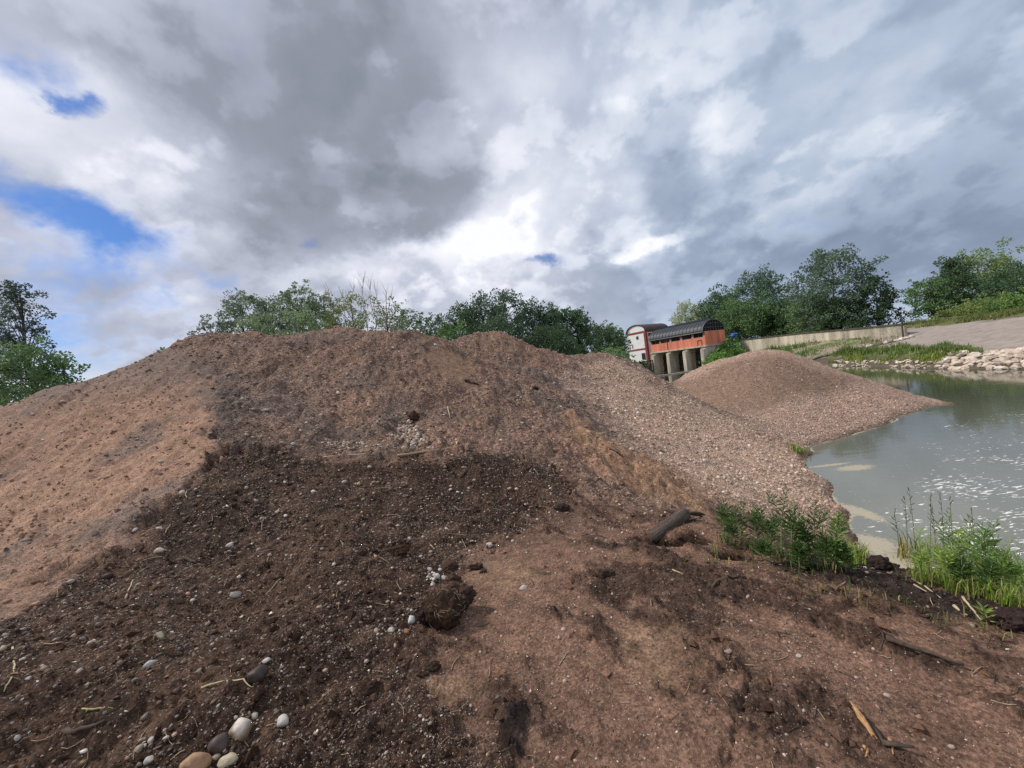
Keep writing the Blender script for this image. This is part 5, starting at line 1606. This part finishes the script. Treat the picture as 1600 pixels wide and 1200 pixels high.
# walls: skirt below the windows, piers of wall between them, lintel
mb = MB(); lbox(mb, LEN / 2, 0.15, (ZD + ZW) / 2, LEN, 0.3, ZW - ZD); mb.build('wall', M_RED, red)
mb = MB(); lbox(mb, LEN / 2, 0.15, ZE - 0.09, LEN, 0.3, 0.18); mb.build('lintel', M_PINK, red)
mb = MB(); lbox(mb, 0.15, WID / 2 + 0.15, (ZD + ZE) / 2, 0.3, WID - 0.3, ZE - ZD); mb.build('wall', M_RED, red)
mb = MB(); lbox(mb, LEN - 0.15, WID / 2 + 0.15, (ZD + ZE) / 2, 0.3, WID - 0.3, ZE - ZD); mb.build('wall', M_RED, red)
mb = MB(); lbox(mb, LEN / 2, WID - 0.15, (ZD + ZE) / 2, LEN - 0.61, 0.3, ZE - ZD); mb.build('wall', M_RED, red)
mb = MB(); lbox(mb, LEN / 2, WID / 2, ZD - 0.17, LEN + 0.3, WID + 0.3, 0.34); mb.build('deck', M_CONCRETE, red)
NWIN = 5; pit = LEN / NWIN
for k in range(NWIN + 1):
    wv = 0.55 if 0 < k < NWIN else 0.45
    a_ = min(max(k * pit, wv / 2), LEN - wv / 2)
    mb = MB(); lbox(mb, a_, 0.15, (ZW + ZE - 0.18) / 2, wv, 0.296, ZE - 0.18 - ZW); mb.build('mullion', M_PINK, red)
for k in range(NWIN):
    a0 = k * pit + (0.275 if k else 0.45); a1 = (k + 1) * pit - (0.275 if k < NWIN - 1 else 0.45)
    ac, w_, hz = (a0 + a1) / 2, a1 - a0, ZE - 0.18 - ZW
    mb = MB()
    for s in (-1, 1): lbox(mb, ac + s * (w_ / 2 - 0.04), 0.12, ZW + hz / 2, 0.08, 0.1, hz)
    for t in (-1, 1): lbox(mb, ac, 0.12, ZW + hz / 2 + t * (hz / 2 - 0.04), w_ - 0.16, 0.1, 0.08)
    lbox(mb, ac, 0.12, ZW + hz / 2, 0.07, 0.098, hz - 0.16)
    fr = mb.build('window', M_STEEL, red)
    mb = MB(); lbox(mb, ac, 0.16, ZW + hz / 2, w_ - 0.02, 0.03, hz - 0.02); mb.build('pane', M_GLASS, fr)
# barrel roof with standing seams
RH = 2.75
NS = 20


def arc(t, grow=0.0):
    th_ = math.pi * (1 - t)
    return (WID / 2 + (WID / 2 + 0.35 + grow) * math.cos(th_), ZE - 0.06 + (RH + grow) * math.sin(th_))


mb = MB()
for k in range(NS):
    b0, z0 = arc(k / NS); b1, z1 = arc((k + 1) / NS); c0, y0 = arc(k / NS, -0.12); c1, y1 = arc((k + 1) / NS, -0.12)
    mb.quad([lp(0.25, b0, z0), lp(LEN + 0.2, b0, z0), lp(LEN + 0.2, b1, z1), lp(0.25, b1, z1)])
    mb.quad([lp(0.25, c0, y0), lp(0.25, c1, y1), lp(LEN + 0.2, c1, y1), lp(LEN + 0.2, c0, y0)])
    for a_ in (0.25, LEN + 0.2): mb.quad([lp(a_, b0, z0), lp(a_, b1, z1), lp(a_, c1, y1), lp(a_, c0, y0)])
roof = mb.build('roof', M_ROOF, red)
mb = MB()
for i in range(16):
    a_ = 0.6 + i * (LEN - 0.9) / 15
    mb.tube([Vector(lp(a_, *arc(k / NS, 0.03))) for k in range(NS + 1)], 0.045, 4)
sm = mb.build('seams', M_ROOF, roof)
mb = MB(); lbox(mb, LEN * 0.40, WID / 2, ZE + RH + 0.10, LEN * 0.76, 1.5, 0.35); mb.build('ridge_vent', M_ROOF, red)
mb = MB(); mb.tube([lp(0.25, -0.42, ZE - 0.06), lp(LEN + 0.2, -0.42, ZE - 0.06)], 0.09, 6); mb.build('gutter', M_STEEL, red)
# glazed arched gable at the near end
mb = MB(); mb.quad([lp(0.32, WID / 2 + (WID / 2 + 0.2) * math.cos(math.pi * (1 - k / NS)), ZE + (RH - 0.15) * math.sin(math.pi * (1 - k / NS))) for k in range(NS + 1)])
gab = mb.build('gable_glazing', M_GLASS, red)
mb = MB()
for k in range(1, 8):
    b_ = WID * k / 8; zz = (RH - 0.2) * math.sqrt(max(0, 1 - ((b_ - WID / 2) / (WID / 2 + 0.2)) ** 2))
    lbox(mb, 0.26, b_, ZE + zz / 2, 0.08, 0.07, zz)
for t in (0.33, 0.66):
    hw = (WID / 2 + 0.1) * math.sqrt(1 - t * t); lbox(mb, 0.25, WID / 2, ZE + RH * t, 0.08, hw * 2, 0.07)
mb.build('glazing_bars', M_STEEL, gab)
mb = MB(); mb.tube([Vector(lp(0.22, *arc(k / NS, -0.02))) for k in range(NS + 1)], 0.11, 6); mb.build('gable_rim', M_STEEL, red)
mb = MB(); lbox(mb, 0.2, WID / 2, ZE + 0.02, 0.36, WID + 0.1, 0.16); mb.build('gable_sill', M_PINK, red)
mb = MB()
mb.tube([lp(LEN * 0.66, -0.06, ZD - 0.3), lp(LEN * 0.66, -0.06, ZE - 0.1)], 0.07, 6); mb.build('downpipe', M_DARKRED, red)
mb = MB()
for s in (0.9, 1.9): mb.tube([lp(s, -0.12, ZD - 0.2), lp(s, -0.12, ZD + 1.25)], 0.05, 5)
mb.tube([lp(0.9, -0.12, ZD + 1.25), lp(1.9, -0.12, ZD + 1.25)], 0.05, 5)
mb.build('ladder_hoop', M_RUST, red)
# piers with cutwaters, gates between
for k in range(4):
    a_ = 0.7 + k * (LEN - 1.4) / 3
    mb = MB()
    lbox(mb, a_, WID / 2, (ZD - 0.34 - 2.0) / 2, 1.3, WID - 0.4, ZD - 0.34 + 2.0)
    nose = [lp(a_ - 0.65, 0.2, 0), lp(a_ - 0.42, -0.55, 0), lp(a_ + 0.42, -0.55, 0), lp(a_ + 0.65, 0.2, 0)]
    for i in range(3): mb.quad([Vector(nose[i]) + Vector((0, 0, -2)), Vector(nose[i + 1]) + Vector((0, 0, -2)), Vector(nose[i + 1]) + Vector((0, 0, ZD - 0.9)), Vector(nose[i]) + Vector((0, 0, ZD - 0.6))][::-1])
    mb.quad([Vector(nose[0]) + Vector((0, 0, ZD - 0.6)), Vector(nose[1]) + Vector((0, 0, ZD - 0.9)), Vector(nose[2]) + Vector((0, 0, ZD - 0.9)), Vector(nose[3]) + Vector((0, 0, ZD - 0.6))][::-1])
    mb.build('pier', M_CONCRETE, red)
for k in range(3):
    a0 = 0.7 + k * (LEN - 1.4) / 3 + 0.66; a1 = 0.7 + (k + 1) * (LEN - 1.4) / 3 - 0.66
    mb = MB(); lbox(mb, (a0 + a1) / 2, 2.6, 1.2, a1 - a0, 0.2, 5.6); gt = mb.build('gate', M_RUST, red)
    mb = MB()
    for i in range(1, 4): lbox(mb, a0 + (a1 - a0) * i / 4, 2.42, 1.4, 0.16, 0.14, 5.0)
    for zz in (0.6, 1.8, 3.0): lbox(mb, (a0 + a1) / 2, 2.40, zz, a1 - a0 - 0.02, 0.10, 0.18)
    mb.build('gate_ribs', M_DARKCONC, gt)
# abutment at the near end
mb = MB(); lbox(mb, 3.0, WID + 2.6, 1.4, 5.6, 5.0, 6.2); tag(mb.build('abutment', M_DARKCONC), 'dark concrete abutment at the right of the gate piers', 'abutment').location = RB0 + Vector((0, 0, 0))

# white house behind
WH0 = Vector((37.8, 105.0, 0.0)); WL, WW = 6.6, 9.0
WE, WR = 11.5, 1.9
house = empty('white_house', WH0)
tag(house, 'tall white house with dark red bands and an arched roof behind the red building', 'house')
mb = MB(); lbox(mb, WL / 2, WW / 2, WE / 2, WL, WW, WE); mb.build('wall', M_WHITE, house)
mb = MB(); k_ = 16
ga = [(WL / 2 + (WL / 2) * math.cos(math.pi * (1 - i / k_)), WE + WR * math.sin(math.pi * (1 - i / k_))) for i in range(k_ + 1)]
mb.quad([lp(a_, 0.02, z_) for a_, z_ in ga]); mb.build('gable', M_WHITE, house)
mb = MB(); mb.quad([lp(a_, WW - 0.02, z_) for a_, z_ in ga][::-1]); mb.build('gable', M_WHITE, house)
mb = MB()
gr = [(WL / 2 + (WL / 2 + 0.3) * math.cos(math.pi * (1 - i / k_)), WE - 0.05 + (WR + 0.22) * math.sin(math.pi * (1 - i / k_))) for i in range(k_ + 1)]
gi = [(WL / 2 + (WL / 2 + 0.02) * math.cos(math.pi * (1 - i / k_)), WE - 0.05 + (WR + 0.06) * math.sin(math.pi * (1 - i / k_))) for i in range(k_ + 1)]
for i in range(k_):
    mb.quad([lp(gr[i][0], -0.3, gr[i][1]), lp(gr[i + 1][0], -0.3, gr[i + 1][1]), lp(gr[i + 1][0], WW + 0.3, gr[i + 1][1]), lp(gr[i][0], WW + 0.3, gr[i][1])])
    mb.quad([lp(gi[i][0], -0.3, gi[i][1]), lp(gr[i][0], -0.3, gr[i][1]), lp(gr[i + 1][0], -0.3, gr[i + 1][1]), lp(gi[i + 1][0], -0.3, gi[i + 1][1])])
mb.build('roof', M_MAROON, house)
for nm, args in (('band', (WL / 2, -0.05, WE - 0.25, WL + 0.1, 0.12, 0.5)), ('band', (WL / 2, -0.05, 6.6, WL + 0.1, 0.12, 0.4)), ('band', (-0.05, WW / 2, WE - 0.25, 0.12, WW, 0.4)), ('corner_band', (-0.04, -0.04, WE / 2 - 0.3, 0.7, 0.7, WE - 0.6))):
    mb = MB(); lbox(mb, *args); mb.build(nm, M_DARKRED, house)
for a_, b_, z_, face, w_, h_ in ((WL * 0.45, 0, 9.9, 'l', 0.6, 0.7), (WL * 0.22, 0, 4.6, 'l', 1.1, 1.6), (0, 1.6, 10.3, 'r', 1.0, 0.8), (0, 3.2, 10.3, 'r', 1.0, 0.8), (0, 6.2, 10.3, 'r', 1.0, 0.8)):
    sa, sb = (w_, 0.1) if face == 'l' else (0.1, w_)
    mb = MB(); 
    if face == 'l':
        for s in (-1, 1): lbox(mb, a_ + s * (w_ / 2 + 0.04), -0.03, z_, 0.08, 0.12, h_ + 0.16); lbox(mb, a_, -0.03, z_ + s * (h_ / 2 + 0.04), w_, 0.12, 0.08)
    else:
        for s in (-1, 1): lbox(mb, -0.03, b_ + s * (w_ / 2 + 0.04), z_, 0.12, 0.08, h_ + 0.16); lbox(mb, -0.03, b_, z_ + s * (h_ / 2 + 0.04), 0.12, w_, 0.08)
    fr = mb.build('window', M_STEEL, house)
    mb = MB()
    if face == 'l': lbox(mb, a_, -0.012, z_, w_, 0.04, h_)
    else: lbox(mb, -0.012, b_, z_, 0.04, w_, h_)
    mb.build('pane', M_GLASS, fr)

# railing at the left end of the gates
fence = empty('railing', (0, 0, 0)); tag(fence, 'dark upright bar railing left of the gate piers', 'railing')
p0, p1 = at(1001, 562, 95), at(1020, 565, 97)
for k in range(7):
    q = Vector(p0).lerp(Vector(p1), k / 6); MB().tube([(q.x, q.y, -0.5), (q.x, q.y, 3.3)], 0.12, 5).build('bar', M_POST, fence)
MB().tube([(p0[0], p0[1], 3.2), (p1[0], p1[1], 3.2)], 0.12, 5).build('top_rail', M_POST, fence)
bm_ = MB().box((0, 0, 0), (17, 0.4, 0.3), Matrix.Rotation(0.35, 3, 'Z')).build('floating_boom', M_CONCRETE); bm_.location = at(1052, 589, 80) * np.array([1, 1, 0]) + np.array([0, 0, 0.05])
tag(bm_, 'pale beam floating on the water in front of the piers', 'beam')

# blue tarpaulin behind the wall
p = at(1147, 524, 92)
v, F = lumpy(SPH3, 77, 0.18, 2.0)
v = v * np.array([0.85, 0.7, 0.55])
tp = link('tarpaulin', mesh_np('tarpaulin', v, F, M_BLUE, True)); tp.location = p
tag(tp, 'blue tarpaulin heap among the shrubs at the left end of the wall', 'tarpaulin')

# ------------------------------------------------------------------ retaining wall, post, kerb stones, riprap
wall = empty('retaining_wall', (0, 0, 0)); tag(wall, 'long weathered concrete wall with dark coping above the far bank', 'wall')
TP = [at(1412, 505, 52), at(1330, 513, 61), at(1250, 520, 71), at(1162, 530, 86)]
XW = [(q[0], q[1], q[2]) for q in TP]
for i in range(3):
    a, b = Vector(XW[i]), Vector(XW[i + 1])
    d = (b - a); nrm = Vector((d.y, -d.x, 0)).normalized() * 0.35
    if nrm.x < 0: nrm = -nrm
    mb = MB(); lo_ = 2.2
    def V3(p, z): return (p.x, p.y, z)
    A0, A1, B0, B1 = a, a + nrm, b, b + nrm
    for f in ([V3(A0, lo_), V3(B0, lo_), V3(B0, b.z - 0.25), V3(A0, a.z - 0.25)], [V3(A1, lo_), V3(A1, a.z - 0.25), V3(B1, b.z - 0.25), V3(B1, lo_)], [V3(A0, lo_), V3(A0, a.z - 0.25), V3(A1, a.z - 0.25), V3(A1, lo_)], [V3(B0, lo_), V3(B1, lo_), V3(B1, b.z - 0.25), V3(B0, b.z - 0.25)]): mb.quad(f)
    mb.build('wall_panel', M_WALLCONC, wall)
    mb = MB(); e = nrm * 0.3
    P8 = [V3(A0 - e, a.z - 0.25), V3(B0 - e, b.z - 0.25), V3(B1 + e, b.z - 0.25), V3(A1 + e, a.z - 0.25), V3(A0 - e, a.z), V3(B0 - e, b.z), V3(B1 + e, b.z), V3(A1 + e, a.z)]
    for q in ((0, 3, 2, 1), (4, 5, 6, 7), (0, 1, 5, 4), (1, 2, 6, 5), (2, 3, 7, 6), (3, 0, 4, 7)): mb.quad([P8[w] for w in q])
    mb.build('coping', M_COPING, wall)
# return wall at the left end
a = Vector(XW[3]); mb = MB(); mb.box((a.x + 2.5, a.y + 0.5, (a.z + 2) / 2 - 0.1), (5.2, 0.4, a.z - 2)); mb.build('wall_panel', M_WALLCONC, wall)
p = at(1408, 492, 51); zg = land1(p[0], p[1])
tag(MB().tube([(0, 0, -0.3), (0, 0, p[2] - zg)], [0.10, 0.08], 7).build('post', M_POST), 'lone dark post at the right end of the concrete wall', 'post').location = (p[0], p[1], zg)

kerb = empty('stone_edging', (0, 0, 0)); tag(kerb, 'broken line of pale edging stones running down the far bank', 'stone edging')
rsk = random.Random(12)
def rock_mesh(seed, jag=0.22):
    v, F = lumpy((ICO_V, ICO_F), seed, 0.2, 1.4, jag * 0.5); return v, F
K0, K1 = at(1424, 520, 50.0), at(1256, 557, 56.0)
for k in range(26):
    t = k / 25
    x_ = K0[0] + (K1[0] - K0[0]) * t; y_ = K0[1] + (K1[1] - K0[1]) * t + 0.5 * math.sin(t * 3)
    v, F = rock_mesh(500 + k)
    v = v * np.array([0.42, 0.3, 0.26]) * rsk.uniform(0.8, 1.3)
    c_ = np.array(srgb(206, 198, 184) if k < 10 and rsk.random() < 0.75 else srgb(120, 112, 100)) * rsk.uniform(0.8, 1.1)
    o = link('stone', mesh_np('stone', v, F, M_ROCK, False, np.tile(c_, (len(v), 1))), kerb)
    o.location = (x_, y_, land1(x_, y_) + 0.12); o.rotation_euler = (0, 0, rsk.uniform(0, 6.28))

# riprap: every stone its own part of the bank
protos = []
for k in range(12):
    v, F = rock_mesh(300 + k)
    c_ = np.array(srgb(*[(206, 190, 172), (190, 174, 160), (176, 160, 146), (214, 204, 190), (160, 146, 134), (198, 178, 158)][k % 6]))
    protos.append(mesh_np('stone', v, F, M_ROCK, False, np.tile(c_, (len(v), 1))))
cnt = 0
for _ in range(6000):
    if cnt >= 295: break
    px = random.uniform(1300, 1612)
    dense = px > 1472
    s = random.uniform(-0.1, 2.9 if dense else 1.1)
    if not dense and random.random() < 0.45: continue
    d = ray(px, 560); kxy = d[0] / d[1]
    ys = np.linspace(20, 60, 300); sx = kxy * ys - np.interp(ys, XR[:, 0], XR[:, 1]) - s
    y_ = float(ys[np.argmin(np.abs(sx))]); x_ = kxy * y_
    o = link('stone', protos[random.randrange(12)], far_bank)
    sc = random.uniform(0.12, 0.31) * (1.0 if dense else 0.75)
    o.scale = (sc * random.uniform(1, 1.5), sc, sc * random.uniform(0.55, 0.85))
    o.rotation_euler = (random.uniform(-0.4, 0.4), random.uniform(-0.4, 0.4), random.uniform(0, 6.28))
    o.location = (x_, y_, land1(x_, y_) + sc * 0.25)
    cnt += 1


# grass on the far bank: bunches of blades, real but past counting
def bank_grass(n, srange, pxr, L, col, label):
    px = rng.uniform(*pxr, n); s = rng.uniform(*srange, n)
    ys = np.linspace(20, 75, 500); xr_ = np.interp(ys, XR[:, 0], XR[:, 1])
    X = np.zeros(n); Y = np.zeros(n)
    for i in range(n):
        d = ray(px[i], 540); k = d[0] / d[1]; j = np.argmin(np.abs(k * ys - xr_ - s[i])); Y[i] = ys[j] + rng.uniform(-0.15, 0.15); X[i] = k * ys[j] + rng.uniform(-0.1, 0.1)
    cl = fbm(X, Y, 0.45, 3, 131)
    keep = rng.uniform(-0.5, 0.45, n) < cl
    X, Y, n = X[keep], Y[keep], int(keep.sum()); cl = cl[keep]
    Zg = land(X, Y)
    a = rng.uniform(0, 6.28, n); b = rng.uniform(0.1, 0.55, n)
    Ln = L * rng.uniform(0.5, 1.3, n) * (0.45 + 1.6 * np.clip(cl + 0.15, 0, 1)); w = 0.07 * rng.uniform(0.6, 1.3, n)
    q0 = np.stack([X, Y, Zg], 1); o_ = np.stack([np.cos(a), np.sin(a), 0 * a], 1); s_ = np.stack([-np.sin(a), np.cos(a), 0 * a], 1) * w[:, None]
    q2 = q0 + o_ * (Ln * b)[:, None]; q2[:, 2] += Ln
    V = np.stack([q0 - s_, q0 + s_, q2], 1).reshape(-1, 3); F = np.arange(3 * n).reshape(n, 3)
    c = np.array(col)[None] * rng.uniform(0.65, 1.35, (n, 1))
    tag(link('grass', mesh_np('grass', V, F, M_LEAF, False, np.repeat(c, 3, 0))), label, None, None, 'stuff')


bank_grass(6500, (2.3, 5.0), (1300, 1532), 0.62, srgb(116, 132, 74), 'green grass growing behind the rocks of the far bank')
bank_grass(2200, (0.6, 2.4), (1292, 1470), 0.35, srgb(138, 150, 76), 'yellow green grass among the small rocks at the waterline')
bank_grass(4200, (15.5, 21.0), (1412, 1615), 0.4, srgb(112, 120, 68), 'yellowish grass along the top of the far bank')
bank_grass(2600, (5.0, 15.2), (1200, 1420), 0.32, srgb(128, 132, 84), 'dry grass on the slope below the concrete wall')
bank_grass(2500, (3.0, 12.0), (1120, 1260), 0.8, srgb(96, 124, 62), 'green grass on the bank beside the gate house')
print('tree tris', NTRI)
